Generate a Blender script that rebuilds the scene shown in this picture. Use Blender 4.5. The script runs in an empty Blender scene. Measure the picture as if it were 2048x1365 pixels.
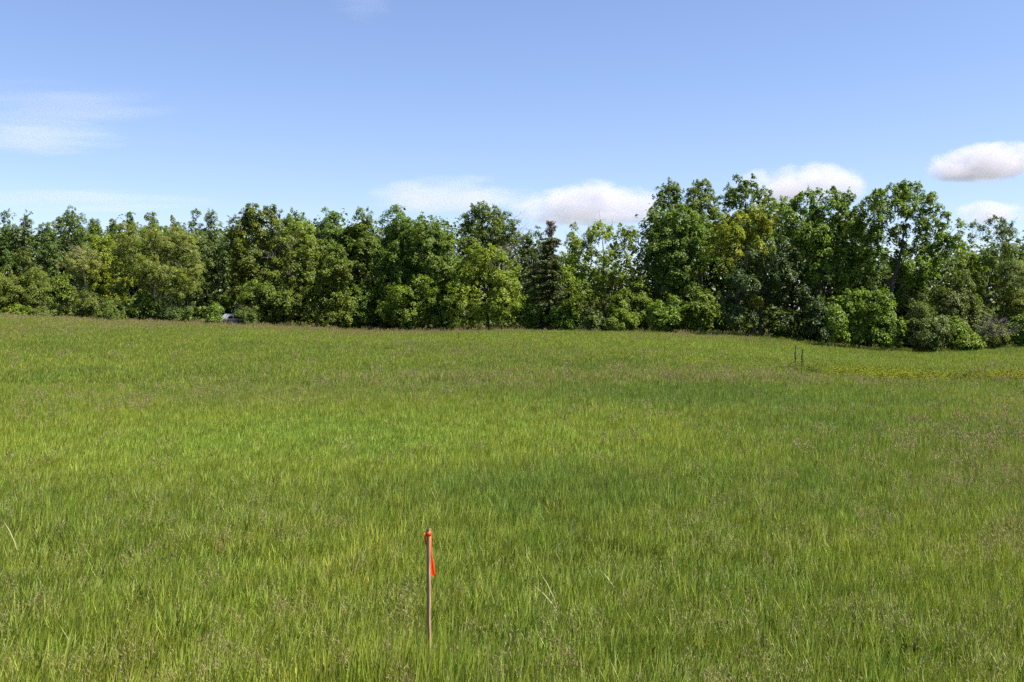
import bpy, math, random
import numpy as np
from mathutils import Vector

rnd = random.Random(7)
rng = np.random.default_rng(7)
sc = bpy.context.scene
COL = sc.collection

# ------------------------------------------------------------------ camera
EYE = 2.5            # eye height above the meadow in front (the photographer stands on a low rise)
F = 1991.0           # focal length in pixels of the 2048 wide photograph (35 mm lens)
HOR = 650.0          # row of the horizon
cam = bpy.data.cameras.new('camera')
cam.lens = 35.0; cam.sensor_width = 36.0
cam.shift_y = -(682.5 - HOR) / 2048.0
cam.clip_start = 0.1; cam.clip_end = 20000
camo = bpy.data.objects.new('camera', cam); COL.objects.link(camo)
camo.location = (0, 0, EYE); camo.rotation_euler = (math.radians(90), 0, 0)
sc.camera = camo

# ------------------------------------------------------------------ light
SUN_EL = math.radians(57); SUN_AZ = math.radians(106)   # azimuth from +Y (view) towards +X
world = bpy.data.worlds.new('World'); sc.world = world; world.use_nodes = True
wn = world.node_tree.nodes; wl = world.node_tree.links
bg = wn['Background']
sky = wn.new('ShaderNodeTexSky'); sky.sky_type = 'NISHITA'; sky.sun_disc = False
sky.sun_elevation = SUN_EL; sky.sun_rotation = SUN_AZ
sky.air_density = 1.0; sky.dust_density = 0.5; sky.ozone_density = 2.5; sky.altitude = 300
tint = wn.new('ShaderNodeMix'); tint.data_type = 'RGBA'; tint.blend_type = 'MULTIPLY'; tint.inputs[0].default_value = 1.0
tint.inputs[7].default_value = (0.94, 0.895, 1.0, 1)      # the camera's white balance
wl.new(sky.outputs[0], tint.inputs[6]); wl.new(tint.outputs[2], bg.inputs[0]); bg.inputs[1].default_value = 0.078
sun = bpy.data.lights.new('sun', 'SUN'); sun.energy = 5.0; sun.angle = math.radians(0.53)
sun.color = (1.0, 0.95, 0.87)
suno = bpy.data.objects.new('sun', sun); COL.objects.link(suno)
sd = Vector((math.sin(SUN_AZ) * math.cos(SUN_EL), math.cos(SUN_AZ) * math.cos(SUN_EL), math.sin(SUN_EL)))
suno.rotation_euler = sd.to_track_quat('Z', 'Y').to_euler()
suno.location = (30, -20, 60)
vs = sc.view_settings
vs.view_transform = 'Standard'; vs.look = 'None'; vs.gamma = 1.0; vs.exposure = 1.3
vs.use_curve_mapping = False
sc.render.engine = 'CYCLES'
cy = sc.cycles
cy.max_bounces = 8; cy.diffuse_bounces = 3; cy.glossy_bounces = 2; cy.transmission_bounces = 4
cy.volume_bounces = 3; cy.volume_step_rate = 0.4; cy.transparent_max_bounces = 16; cy.caustics_reflective = False; cy.caustics_refractive = False
cy.sample_clamp_indirect = 6.0
cy.use_denoising = False

# ------------------------------------------------------------------ helpers
def wx(px, Y): return (px - 1024.0) / F * Y
def wz(row, Y): return EYE - (row - HOR) / F * Y

def tag(o, label=None, cat=None, group=None, kind=None):
    if label: o['label'] = label
    if cat: o['category'] = cat
    if group: o['group'] = group
    if kind: o['kind'] = kind
    return o

def empty(name, loc):
    o = bpy.data.objects.new(name, None); COL.objects.link(o)
    o.location = loc; o.empty_display_size = 0.3
    return o

def mesh_np(name, verts, faces, n, attrs=None, smooth=False, mat_idx=None):
    """verts (N,3), faces (M,n)"""
    me = bpy.data.meshes.new(name)
    verts = np.asarray(verts, np.float32); faces = np.asarray(faces, np.int32)
    me.vertices.add(len(verts)); me.vertices.foreach_set('co', verts.ravel())
    if len(faces):
        me.loops.add(faces.size); me.loops.foreach_set('vertex_index', faces.ravel())
        me.polygons.add(len(faces))
        me.polygons.foreach_set('loop_start', np.arange(0, faces.size, n, dtype=np.int32))
        me.polygons.foreach_set('loop_total', np.full(len(faces), n, np.int32))
        if mat_idx is not None: me.polygons.foreach_set('material_index', np.asarray(mat_idx, np.int32))
        if smooth: me.polygons.foreach_set('use_smooth', np.ones(len(faces), bool))
    for k, (typ, arr) in (attrs or {}).items():
        a = me.attributes.new(k, typ, 'POINT')
        key = {'FLOAT': 'value', 'INT': 'value', 'BOOLEAN': 'value', 'FLOAT_VECTOR': 'vector', 'FLOAT_COLOR': 'color'}[typ]
        a.data.foreach_set(key, np.ascontiguousarray(arr).ravel())
    me.update(calc_edges=True)
    return me

def obj(name, me, mats, parent=None, loc=None):
    o = bpy.data.objects.new(name, me); COL.objects.link(o)
    for m in (mats if isinstance(mats, (list, tuple)) else [mats]): me.materials.append(m)
    if parent: o.parent = parent
    if loc is not None: o.location = loc
    return o

class Tubes:
    def __init__(self, sides=6): self.v = []; self.f = []; self.n = 0; self.s = sides
    def add(self, pts, rad, sides=None):
        s = sides or self.s
        pts = np.asarray(pts, float); k = len(pts)
        rad = np.broadcast_to(np.asarray(rad, float), (k,))
        t = np.gradient(pts, axis=0); t /= np.linalg.norm(t, axis=1)[:, None] + 1e-9
        ref = np.array([0.31, 0.9, 0.29]) if abs(t[0, 2]) > 0.5 else np.array([0.1, 0.2, 0.97])
        a = np.cross(t, ref); a /= np.linalg.norm(a, axis=1)[:, None] + 1e-9
        b = np.cross(t, a)
        ang = np.arange(s) * 2 * math.pi / s
        ring = pts[:, None, :] + rad[:, None, None] * (a[:, None, :] * np.cos(ang)[None, :, None] + b[:, None, :] * np.sin(ang)[None, :, None])
        self.v.append(ring.reshape(-1, 3))
        i = np.arange(k - 1)[:, None] * s; j = np.arange(s)[None, :]
        j2 = (j + 1) % s
        q = np.stack([i + j, i + j2, i + s + j2, i + s + j], -1).reshape(-1, 4) + self.n
        self.f.append(q); self.n += k * s
    def mesh(self, name, smooth=True):
        return mesh_np(name, np.concatenate(self.v), np.concatenate(self.f), 4, smooth=smooth)

def ss(a, b, x):
    t = np.clip((x - a) / (b - a), 0, 1); return t * t * (3 - 2 * t)

def vnoise(x, y, seed=0):
    """smooth value noise in numpy, 0..1"""
    def h(i, j):
        n = (i * 374761393 + j * 668265263 + seed * 1442695) & 0xffffffff
        n = ((n ^ (n >> 13)) * 1274126177) & 0xffffffff
        return ((n ^ (n >> 16)) & 0xffff) / 65535.0
    xi = np.floor(x).astype(np.int64); yi = np.floor(y).astype(np.int64)
    fx = x - xi; fy = y - yi; fx = fx * fx * (3 - 2 * fx); fy = fy * fy * (3 - 2 * fy)
    return (h(xi, yi) * (1 - fx) + h(xi + 1, yi) * fx) * (1 - fy) + (h(xi, yi + 1) * (1 - fx) + h(xi + 1, yi + 1) * fx) * fy
def fbm(x, y, seed=0):
    return 0.55 * vnoise(x, y, seed) + 0.3 * vnoise(x * 2.1, y * 2.1, seed + 1) + 0.15 * vnoise(x * 4.3, y * 4.3, seed + 2)

# ------------------------------------------------------------------ materials
def new_mat(name):
    m = bpy.data.materials.new(name); m.use_nodes = True
    nt = m.node_tree; b = nt.nodes['Principled BSDF']
    return m, nt, b
def N(nt, typ, **kw):
    n = nt.nodes.new(typ)
    for k, v in kw.items(): setattr(n, k, v)
    return n
def mixc(nt, fac, a, b, mode='MIX'):
    m = N(nt, 'ShaderNodeMix', data_type='RGBA', blend_type=mode)
    for s, v in ((0, fac), (6, a), (7, b)):
        if isinstance(v, (int, float)): m.inputs[s].default_value = v
        elif isinstance(v, tuple): m.inputs[s].default_value = (*v, 1) if len(v) == 3 else v
        else: nt.links.new(v, m.inputs[s])
    return m.outputs[2]
def attr(nt, name, typ='GEOMETRY'):
    a = N(nt, 'ShaderNodeAttribute', attribute_type=typ); a.attribute_name = name
    return a
def maprange(nt, v, a, b, c, d):
    m = N(nt, 'ShaderNodeMapRange'); nt.links.new(v, m.inputs[0])
    for i, x in enumerate((a, b, c, d)): m.inputs[i + 1].default_value = x
    return m.outputs[0]
def add_translucent(nt, b, col, fac):
    tr = N(nt, 'ShaderNodeBsdfTranslucent'); nt.links.new(col, tr.inputs[0])
    mx = N(nt, 'ShaderNodeMixShader'); mx.inputs[0].default_value = fac
    nt.links.new(b.outputs[0], mx.inputs[1]); nt.links.new(tr.outputs[0], mx.inputs[2])
    nt.links.new(mx.outputs[0], nt.nodes['Material Output'].inputs[0])

def leaf_mat(name, c1, c2, c3, rough=0.45, spec=0.4, trans=0.36):
    """c1 usual leaf, c2 the odd paler or younger leaf, c3 colour of whole sprays here and there"""
    m, nt, b = new_mat(name)
    lv = attr(nt, 'leaf_var').outputs['Fac']; tv = attr(nt, 'spray_var').outputs['Fac']
    c = mixc(nt, maprange(nt, lv, 0.45, 1.0, 0, 1), c1, c2)
    c = mixc(nt, maprange(nt, tv, 0.55, 1.0, 0, 0.9), c, c3)
    oi = N(nt, 'ShaderNodeObjectInfo')
    hs = N(nt, 'ShaderNodeHueSaturation'); nt.links.new(c, hs.inputs['Color'])
    nt.links.new(maprange(nt, oi.outputs['Random'], 0, 1, 0.488, 0.512), hs.inputs['Hue'])
    nt.links.new(maprange(nt, lv, 0, 1, 0.75, 1.25), hs.inputs['Value'])
    col = hs.outputs[0]
    nt.links.new(col, b.inputs['Base Color']); b.inputs['Roughness'].default_value = rough
    b.inputs['Specular IOR Level'].default_value = spec
    tcol = mixc(nt, 1.0, col, (1.15, 1.25, 0.55), 'MULTIPLY')
    add_translucent(nt, b, tcol, trans)
    return m

def bark_mat(name, c1, c2, scale=6):
    m, nt, b = new_mat(name)
    tc = N(nt, 'ShaderNodeTexCoord'); mp = N(nt, 'ShaderNodeMapping'); mp.inputs['Scale'].default_value = (scale, scale, scale * 0.25)
    nt.links.new(tc.outputs['Object'], mp.inputs[0])
    no = N(nt, 'ShaderNodeTexNoise'); no.inputs['Scale'].default_value = 2.0; no.inputs['Detail'].default_value = 6
    nt.links.new(mp.outputs[0], no.inputs['Vector'])
    c = mixc(nt, maprange(nt, no.outputs[0], 0.35, 0.65, 0, 1), c1, c2)
    nt.links.new(c, b.inputs['Base Color']); b.inputs['Roughness'].default_value = 0.9
    bp = N(nt, 'ShaderNodeBump'); bp.inputs['Strength'].default_value = 0.6; nt.links.new(no.outputs[0], bp.inputs['Height'])
    nt.links.new(bp.outputs[0], b.inputs['Normal'])
    return m

M = {}
M['maple'] = leaf_mat('maple leaf', (0.087, 0.133, 0.015), (0.160, 0.213, 0.024), (0.130, 0.187, 0.017), 0.55, 0.25)
M['oak'] = leaf_mat('oak leaf', (0.093, 0.131, 0.015), (0.153, 0.203, 0.024), (0.175, 0.196, 0.016), 0.55, 0.25)
M['elder'] = leaf_mat('box elder leaf', (0.156, 0.207, 0.016), (0.247, 0.294, 0.025), (0.284, 0.288, 0.017), 0.55, 0.25, 0.38)
M['bright'] = leaf_mat('bright green leaf', (0.106, 0.167, 0.015), (0.176, 0.247, 0.022), (0.147, 0.210, 0.015), 0.55, 0.25, 0.35)
M['poplar'] = leaf_mat('poplar leaf', (0.078, 0.127, 0.022), (0.179, 0.222, 0.052), (0.099, 0.155, 0.024), 0.55, 0.25)
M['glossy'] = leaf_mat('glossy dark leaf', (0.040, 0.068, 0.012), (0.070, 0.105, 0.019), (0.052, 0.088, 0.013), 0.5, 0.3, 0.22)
M['olive'] = leaf_mat('olive green leaf', (0.125, 0.166, 0.023), (0.190, 0.231, 0.036), (0.167, 0.198, 0.027), 0.55, 0.25, 0.35)
M['locust'] = leaf_mat('locust leaf', (0.150, 0.185, 0.028), (0.210, 0.245, 0.042), (0.185, 0.210, 0.032), 0.55, 0.25, 0.38)
M['pale'] = leaf_mat('pale sprouting leaf', (0.189, 0.198, 0.040), (0.264, 0.264, 0.062), (0.220, 0.211, 0.044), 0.55, 0.25, 0.35)
M['grey'] = leaf_mat('grey green leaf', (0.082, 0.119, 0.020), (0.130, 0.170, 0.032), (0.100, 0.135, 0.021), 0.55, 0.25, 0.3)
M['wood'] = leaf_mat('woodland leaf', (0.055, 0.088, 0.011), (0.092, 0.128, 0.017), (0.078, 0.109, 0.014), 0.55, 0.25)
M['spruce'] = leaf_mat('spruce needle', (0.081, 0.114, 0.031), (0.162, 0.204, 0.057), (0.116, 0.136, 0.036), 0.6, 0.25, 0.08)
M['deadneedle'] = leaf_mat('dead spruce needle', (0.150, 0.095, 0.060), (0.200, 0.135, 0.090), (0.120, 0.080, 0.050), 0.8, 0.1, 0.1)
M['bark'] = bark_mat('grey brown bark', (0.026, 0.020, 0.016), (0.065, 0.053, 0.042))
M['palebark'] = bark_mat('pale weathered bark', (0.20, 0.165, 0.12), (0.33, 0.28, 0.21))
M['twig'] = bark_mat('bare grey twig', (0.12, 0.095, 0.085), (0.20, 0.165, 0.15))

# ------------------------------------------------------------------ terrain
EDGE_U = np.array([-400, 0, 200, 450, 620, 700, 850, 1050, 1300, 1450, 1600, 1750, 1850, 1900, 2048, 2450.])
EDGE_R = np.array([612, 626, 638, 647, 653, 659, 660, 656, 660, 666, 681, 698, 701, 699, 691, 676.])
D_U = np.array([-400, 0, 400, 700, 1050, 1300, 1500, 1750, 2048, 2450.])
D_Y = np.array([94, 95, 96, 100, 98, 92, 84, 78, 80, 82.])
GH = 0.42    # height of the grass
def edgeY(u): return np.interp(u, D_U, D_Y)
def ground(x, y):
    x = np.asarray(x, float); y = np.asarray(y, float)
    r = np.hypot(x, y)
    a = np.clip(np.arctan2(x, y), -0.62, 0.62)
    u = 1024 + F * np.tan(a); Y = r * np.cos(a)
    D = edgeY(u)
    ze = EYE - (np.interp(u, EDGE_U, EDGE_R) - HOR) / F * D - GH
    z = ze * ss(20, 1.06 * D, Y)
    z = z + 0.5 * ss(D + 4, D + 30, Y)
    z = z + 0.85 * (1 - ss(0.5, 6.2, r))
    z = z + 0.10 * (fbm(x * 0.12, y * 0.12, 5) - 0.5) * ss(8, 20, r)
    return z
def gz(x, y): return float(ground(np.array([x]), np.array([y]))[0])

na = 256
radii = np.concatenate([[0.0], np.geomspace(0.6, 160, 120), np.geomspace(170, 6000, 28)])
ang = np.arange(na) * 2 * math.pi / na
X = radii[:, None] * np.sin(ang); Yg = radii[:, None] * np.cos(ang)
Z = ground(X.ravel(), Yg.ravel()).reshape(X.shape)
V = np.stack([X, Yg, Z], -1).reshape(-1, 3)
i = np.arange(len(radii) - 1)[:, None] * na; j = np.arange(na)[None, :]; j2 = (j + 1) % na
FQ = np.stack([i + j, i + na + j, i + na + j2, i + j2], -1).reshape(-1, 4)[:, ::-1]
m, nt, b = new_mat('meadow soil and thatch')
geo = N(nt, 'ShaderNodeNewGeometry')
n1 = N(nt, 'ShaderNodeTexNoise'); n1.inputs['Scale'].default_value = 9.0; n1.inputs['Detail'].default_value = 8
n2 = N(nt, 'ShaderNodeTexNoise'); n2.inputs['Scale'].default_value = 0.15; n2.inputs['Detail'].default_value = 4
nt.links.new(geo.outputs['Position'], n1.inputs['Vector']); nt.links.new(geo.outputs['Position'], n2.inputs['Vector'])
c = mixc(nt, maprange(nt, n1.outputs[0], 0.35, 0.7, 0, 1), (0.045, 0.055, 0.014), (0.10, 0.095, 0.035))
c = mixc(nt, maprange(nt, n2.outputs[0], 0.35, 0.65, 0, 0.6), c, (0.06, 0.085, 0.016))
nt.links.new(c, b.inputs['Base Color']); b.inputs['Roughness'].default_value = 0.95
bp = N(nt, 'ShaderNodeBump'); bp.inputs['Strength'].default_value = 0.8; nt.links.new(n1.outputs[0], bp.inputs['Height']); nt.links.new(bp.outputs[0], b.inputs['Normal'])
tag(obj('ground', mesh_np('ground', V, FQ, 4, smooth=True), m), kind='structure')

# ------------------------------------------------------------------ trees
def leaves_np(P, Nn, L, W, var, spray):
    """rhombic folded leaves; P centres (k,3), Nn normals"""
    k = len(P)
    Nn = Nn / (np.linalg.norm(Nn, axis=1)[:, None] + 1e-9)
    r = rng.normal(size=(k, 3)); t = np.cross(Nn, r); t /= np.linalg.norm(t, axis=1)[:, None] + 1e-9
    b = np.cross(Nn, t)
    L = L[:, None]; W = W[:, None]
    v = np.empty((k, 4, 3))
    v[:, 0] = P - t * L * 0.5; v[:, 2] = P + t * L * 0.5 - Nn * L * 0.12
    v[:, 1] = P + b * W * 0.5 + Nn * W * 0.18; v[:, 3] = P - b * W * 0.5 + Nn * W * 0.18
    f = np.arange(k * 4).reshape(k, 4)
    return v.reshape(-1, 3), f, np.repeat(var, 4), np.repeat(spray, 4)

def unit(n):
    d = rng.normal(size=(n, 3)); return d / np.linalg.norm(d, axis=1)[:, None]

SP = dict(  # leaf length, spray radius, leaves per spray, spray coverage, flatness
    maple=dict(L=0.24, a=0.48, n=26, cov=0.95, mat='maple', lobe=(0.26, 0.42)),
    oak=dict(L=0.22, a=0.44, n=26, cov=0.9, mat='oak', lobe=(0.24, 0.38)),
    elder=dict(L=0.20, a=0.42, n=22, cov=0.85, mat='elder', lobe=(0.24, 0.40)),
    bright=dict(L=0.22, a=0.42, n=24, cov=0.9, mat='bright', lobe=(0.24, 0.40)),
    poplar=dict(L=0.17, a=0.36, n=22, cov=0.75, mat='poplar', lobe=(0.24, 0.42)),
    glossy=dict(L=0.20, a=0.42, n=22, cov=0.85, mat='glossy', lobe=(0.24, 0.40)),
    olive=dict(L=0.14, a=0.40, n=34, cov=0.8, mat='olive', lobe=(0.22, 0.36)),
    pale=dict(L=0.14, a=0.34, n=20, cov=0.55, mat='pale', lobe=(0.24, 0.40)),
    grey=dict(L=0.16, a=0.36, n=24, cov=0.85, mat='grey', lobe=(0.24, 0.40)),
)

def curve_pts(p0, p1, n=5, sag=0.15, up=0.1):
    p0 = np.asarray(p0, float); p1 = np.asarray(p1, float)
    L = np.linalg.norm(p1 - p0)
    t = np.linspace(0, 1, n)[:, None]
    o = rng.normal(size=3) * sag * L; o[2] += up * L * -1
    return p0 + (p1 - p0) * t + np.sin(math.pi * t) * o * 0.5 + rng.normal(size=(n, 3)) * 0.012 * L * np.sin(math.pi * t)

NLEAF = 0; QL = 0.65
def tree(name, label, cat, px, top, hw, sp, dY=0.0, Y=None, cb=0.08, dens=1.0, lobes=None, nl=None, bark='bark', depth=None,
         trunk=None, group=None, top_w=1.0, mat=None, lean=0.0, trunk_r=None, base=None, fork=0.32, part='crown', lsize=1.0, twigs=0, fill=0.9, tall=0.82):
    """px, top, hw: where the crown stands (centre column, top row, half width) at depth Y; height comes from the ground there"""
    global NLEAF
    S = SP[sp]
    Yd = float(edgeY(px)) + dY if Y is None else Y
    x0 = wx(px, Yd); zg = gz(x0, Yd)
    bx = x0 if trunk is None else wx(trunk, Yd)
    zg = gz(bx, Yd)
    H = wz(top, Yd) - zg; R = hw / F * Yd * (1.2 if part == 'crown' else 1.08)
    Dp = R * 0.9 if depth is None else depth
    root = empty(name, (bx, Yd, zg))
    tag(root, label, cat, group)
    off = np.array([x0 - bx, 0, 0])
    zc0 = cb * H; zc = (zc0 + H) / 2; hz = (H - zc0) / 2
    # ---- lobes of the crown
    if lobes is not None:
        LC = np.array([[wx(a, Yd) - bx, rng.uniform(-0.35, 0.25) * Dp, wz(b_, Yd) - zg] for a, b_, r_ in lobes])
        LR = np.array([1.12 * r_ / F * Yd for a, b_, r_ in lobes])
        nf = int(len(LR) * fill)                                           # smaller lobes close the seams between neighbours
        if nf:
            ia = rng.integers(0, len(LR), nf)
            dd = np.linalg.norm((LC[ia][:, None] - LC[None])[:, :, [0, 2]], axis=2); dd[np.arange(nf), ia] = 1e9
            ib = np.argsort(dd, axis=1)[np.arange(nf), rng.integers(0, 4, nf)]
            w_ = rng.uniform(0.35, 0.65, nf)[:, None]
            mid = LC[ia] * w_ + LC[ib] * (1 - w_) + rng.normal(size=(nf, 3)) * 0.18 * LR[ia][:, None]
            mid[:, 1] += rng.uniform(-0.3, 0.3, nf) * Dp
            LC = np.concatenate([LC, mid]); LR = np.concatenate([LR, 0.5 * (LR[ia] + LR[ib]) * rng.uniform(0.6, 0.9, nf)])
    else:
        n = int(1.3 * (nl or int(np.clip(12 + 1.2 * (R * hz) ** 0.9, 14, 36))))
        d = unit(n * 2); d = d[np.argsort(d[:, 1])][: int(n * 1.25)]       # fewer at the back
        d = d[rng.permutation(len(d))[:n]]
        LR = rng.uniform(*S['lobe'], n) * min(R, hz * 1.1)
        sc_ = np.array([R, Dp, hz])
        wtop = np.where(d[:, 2] > 0, top_w, 1.0)
        LC = d * (sc_ - LR[:, None] * 0.92).clip(0.05) * rng.uniform(0.72, 1.0, n)[:, None]
        LC[:, 0] *= wtop + (1 - wtop) * 0.3
        LC += off + np.array([0, 0, zc])
        nsp = int(np.clip(2.6 * hz / R + 4, 6, 20)); tt = np.linspace(0.1, 0.95, nsp); rs = np.minimum(R, hz) * (0.36 + 0.22 * np.sin(math.pi * tt))
        SC = np.stack([off[0] + rng.uniform(-0.3, 0.3, nsp) * R, rng.uniform(-0.25, 0.2, nsp) * Dp, zc0 + tt * (H - zc0)], 1)   # a filled heart
        LC = np.concatenate([LC, SC]); LR = np.concatenate([LR, rs])
        tmax = (LC[:, 2] + LR).max(); LC[:, 2] = zc0 + (LC[:, 2] - zc0) * (H - zc0 - 0.0) / (tmax - zc0) - 0.0
        LC[:, 2] = np.minimum(LC[:, 2], H - LR * 0.95)
        LC[:, 0] += lean * (LC[:, 2] - zc)
    LC[:, 2] = np.maximum(LC[:, 2], LR * 0.55)
    # ---- sprays of leaves
    C = []; NR = []; AS = []
    for c, r in zip(LC, LR):
        ns = max(4, int(QL * 2.3 * S['cov'] * dens * 4 * math.pi * r * r / (math.pi * S['a'] ** 2) * 0.62))
        d = unit(ns); d[:, 2] = d[:, 2] * 0.9 + 0.12
        back = (d[:, 1] > 0.25) & (rng.random(ns) < 0.8); d = d[~back]
        rad = r * (0.5 + 0.55 * rng.random(len(d)) ** 0.6) * np.where(rng.random(len(d)) < 0.12, 1.22, 1.0)
        rad = rad * (0.72 + 0.56 * vnoise(d[:, 0] * 1.9 + c[0] * 3, d[:, 2] * 1.9 + c[2] * 3 + d[:, 1], 71))
        p = c + d * rad[:, None] * np.array([1, 1, 0.9])
        C.append(p); NR.append(d); AS.append(np.ones(len(p)))
        nsh = int(1 + 2 * r)                                               # young shoots standing out of the lobe
        sdir = unit(nsh); sdir[:, 2] = np.abs(sdir[:, 2]) + 0.2; sdir[:, 1] = -np.abs(sdir[:, 1]) * 0.6
        for q_ in range(nsh):
            s0 = c + sdir[q_] * r * 0.72; g = sdir[q_] * 0.5 + np.array([0, 0, 0.7]); ln_ = rng.uniform(0.12, 0.42) * min(1, 0.4 + r * 0.5)
            tq = np.linspace(0.0, 1, 4)[:, None]
            C.append(s0 + g * tq * ln_); NR.append(np.tile(sdir[q_], (4, 1))); AS.append(np.linspace(0.62, 0.32, 4))
    C = np.concatenate(C); NR = np.concatenate(NR); AS = np.concatenate(AS)
    dq = np.linalg.norm(C[:, None] - LC[None], axis=2) / LR[None]
    buried = ((dq < 0.55).sum(1) > 0) & (rng.random(len(C)) < 0.85)           # hidden inside a neighbouring lobe
    ok = (C[:, 2] > 0.12) & ~buried; C = C[ok]; NR = NR[ok]; AS = AS[ok]
    ns = len(C); a = S['a'] * rng.uniform(0.6, 1.25, ns) * AS
    nleaf = np.maximum(3, (2.5 * S['n'] / lsize ** 2 * (a / S['a']) ** 2 * rng.uniform(0.7, 1.2, ns))).astype(int)
    idx = np.repeat(np.arange(ns), nleaf); k = len(idx)
    ax = NR[idx] * 0.75 + np.array([0, 0, 0.55]); ax /= np.linalg.norm(ax, axis=1)[:, None]
    q = unit(k) * rng.random(k)[:, None] ** 0.45
    q -= ax * (q * ax).sum(1)[:, None] * 0.5
    P = C[idx] + q * a[idx][:, None] - np.array([0, 0, 0.35]) * (np.linalg.norm(q, axis=1) ** 2)[:, None] * a[idx][:, None]
    nn = ax * 0.8 + q * 0.45 + rng.normal(size=(k, 3)) * 0.34
    L = S['L'] * 0.82 * lsize * rng.uniform(0.65, 1.25, k)
    # larger leaves added inside each lobe as opaque fill, keeping its interior dark
    kc = np.maximum(8, (30 * LR ** 2)).astype(int) if dens > 0.5 else np.full(len(LR), 3)
    ci = np.repeat(np.arange(len(LR)), kc); dc = unit(len(ci)) * rng.random(len(ci))[:, None] ** 0.5
    Pc = LC[ci] + dc * LR[ci][:, None] * 0.52
    P = np.concatenate([P, Pc]); nn = np.concatenate([nn, dc + rng.normal(size=dc.shape) * 0.5 + np.array([0, 0, 0.3])])
    L = np.concatenate([L, rng.uniform(0.3, 0.5, len(ci)) * np.minimum(1, 0.4 + LR[ci] * 0.6)])
    kk_ = len(ci); k += kk_
    P[:, 2] = np.maximum(P[:, 2], 0.08)
    sv = rng.random(ns) * 0.6 + 0.4 * vnoise(C[:, 0] * 0.5 + px, C[:, 2] * 0.5, 9)
    v, f, lv, tv = leaves_np(P, nn, L, L * rng.uniform(0.5, 0.75, k), rng.random(k), np.concatenate([sv[idx], rng.random(kk_) * 0.6]))
    NLEAF += k
    me = mesh_np(part, v, f, 4, {'leaf_var': ('FLOAT', lv.astype(np.float32)), 'spray_var': ('FLOAT', tv.astype(np.float32))})
    obj(part, me, M[mat or S['mat']], root)
    # ---- trunk and limbs
    T = Tubes(6)
    tr = trunk_r or max(0.05, 0.016 * H + 0.02)
    fz = max(fork * H, 0.25)
    f0 = np.array([off[0] * 0.35, 0, fz]); tp = np.array([off[0] + lean * (H * tall - zc), 0, H * tall])
    low = curve_pts((0, 0, -0.15), f0, 5, 0.06, 0); low[0] = (0, 0, -0.15)
    upp = curve_pts(f0, tp, 7, 0.10, 0)
    sp_ = np.concatenate([low, upp[1:]])
    sr = np.linspace(tr, tr * 0.18, len(sp_)); sr[0] *= 1.35
    T.add(sp_, sr, 8)
    NP = [p_ for p_ in sp_[4:]]; NRd = [q_ for q_ in sr[4:]]                 # points a new limb may leave from
    order = np.argsort(np.linalg.norm(LC - f0, axis=1))
    for c, r in zip(LC[order], LR[order]):
        A = np.array(NP); dv = c - A; dl = np.linalg.norm(dv, axis=1)
        cost = dl + 0.9 * np.maximum(0, A[:, 2] - c[2] + 0.35 * dl) + 0.25 * np.linalg.norm(A - f0, axis=1)
        kk = int(np.argmin(cost))
        s0 = A[kk]; r0 = min(NRd[kk] * 0.72, 0.022 + 0.016 * r + 0.0045 * H)
        lp = curve_pts(s0, c, 6, 0.16, 0.14); lr = np.linspace(r0, max(r0 * 0.35, 0.01), 6); T.add(lp, lr, 4)
        NP += list(lp[2:]); NRd += list(lr[2:])
        near = np.argsort(np.linalg.norm(C - c, axis=1) + rng.random(len(C)) * r)[: 4]
        for q_ in near:
            T.add(curve_pts(lp[rng.integers(2, 6)], C[q_], 4, 0.15, 0.05), np.linspace(max(r0 * 0.3, 0.01), 0.006, 4), 3)
    for _ in range(twigs):   # bare twigs among the leaves
        c = C[rng.integers(len(C))]; e = c + (unit(1)[0] * np.array([1, 0.8, 0.5]) + np.array([0, -0.1, 0.45])) * rng.uniform(0.5, 1.3)
        A = np.array(NP); s0 = A[int(np.argmin(np.linalg.norm(A - c, axis=1)))]
        T.add(np.concatenate([[s0], curve_pts(c, e, 4, 0.1, 0)]), np.linspace(0.018, 0.006, 5), 3)
    obj('trunk' if part == 'crown' else 'stems', T.mesh('trunk'), M[bark], root)
    return root

def twig_net(T, p, d, L, r, lvl, spread=0.5):
    """a bare branching limb"""
    p = np.asarray(p, float); d = np.asarray(d, float) / np.linalg.norm(d)
    n = 5; pts = [p]
    for _ in range(n - 1):
        d = d + rng.normal(size=3) * 0.12 + np.array([0, 0, 0.03]); d /= np.linalg.norm(d)
        pts.append(pts[-1] + d * L / (n - 1))
    T.add(pts, np.linspace(r, r * 0.55 if lvl else r * 0.4, n), 4 if lvl else 3)
    if lvl:
        for _ in range(4 if lvl > 1 else 5):
            s = pts[rng.integers(1, n)]
            nd = d + unit(1)[0] * spread * 1.6
            twig_net(T, s, nd, L * rng.uniform(0.45, 0.7), r * 0.5, lvl - 1, spread)

def bare_tree(name, label, px, top, Y, hw, trunk_row=None, lvl=3, r=0.10, nb=7):
    x = wx(px, Y); zg = gz(x, Y); H = wz(top, Y) - zg; R = hw / F * Y
    root = empty(name, (x, Y, zg)); tag(root, label, 'tree')
    T = Tubes(6)
    fz = H * 0.45
    T.add(curve_pts((0, 0, -0.15), (0, 0, fz), 5, 0.05, 0), np.linspace(r * 1.6, r, 5), 7)
    obj('trunk', T.mesh('trunk'), M['bark'], root)
    T = Tubes(5)
    for k in range(nb):
        t = (k + 0.5) / nb * 2 - 1
        e = np.array([t * R, rng.uniform(-0.3, 0.3) * R, (H - fz) * (1 - 0.35 * t * t)])
        twig_net(T, (0, 0, fz * rng.uniform(0.75, 1.0)), e, np.linalg.norm(e) * 0.62, r * 0.6, lvl)
    obj('branches', T.mesh('branches'), M['twig'], root)
    return root

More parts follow.
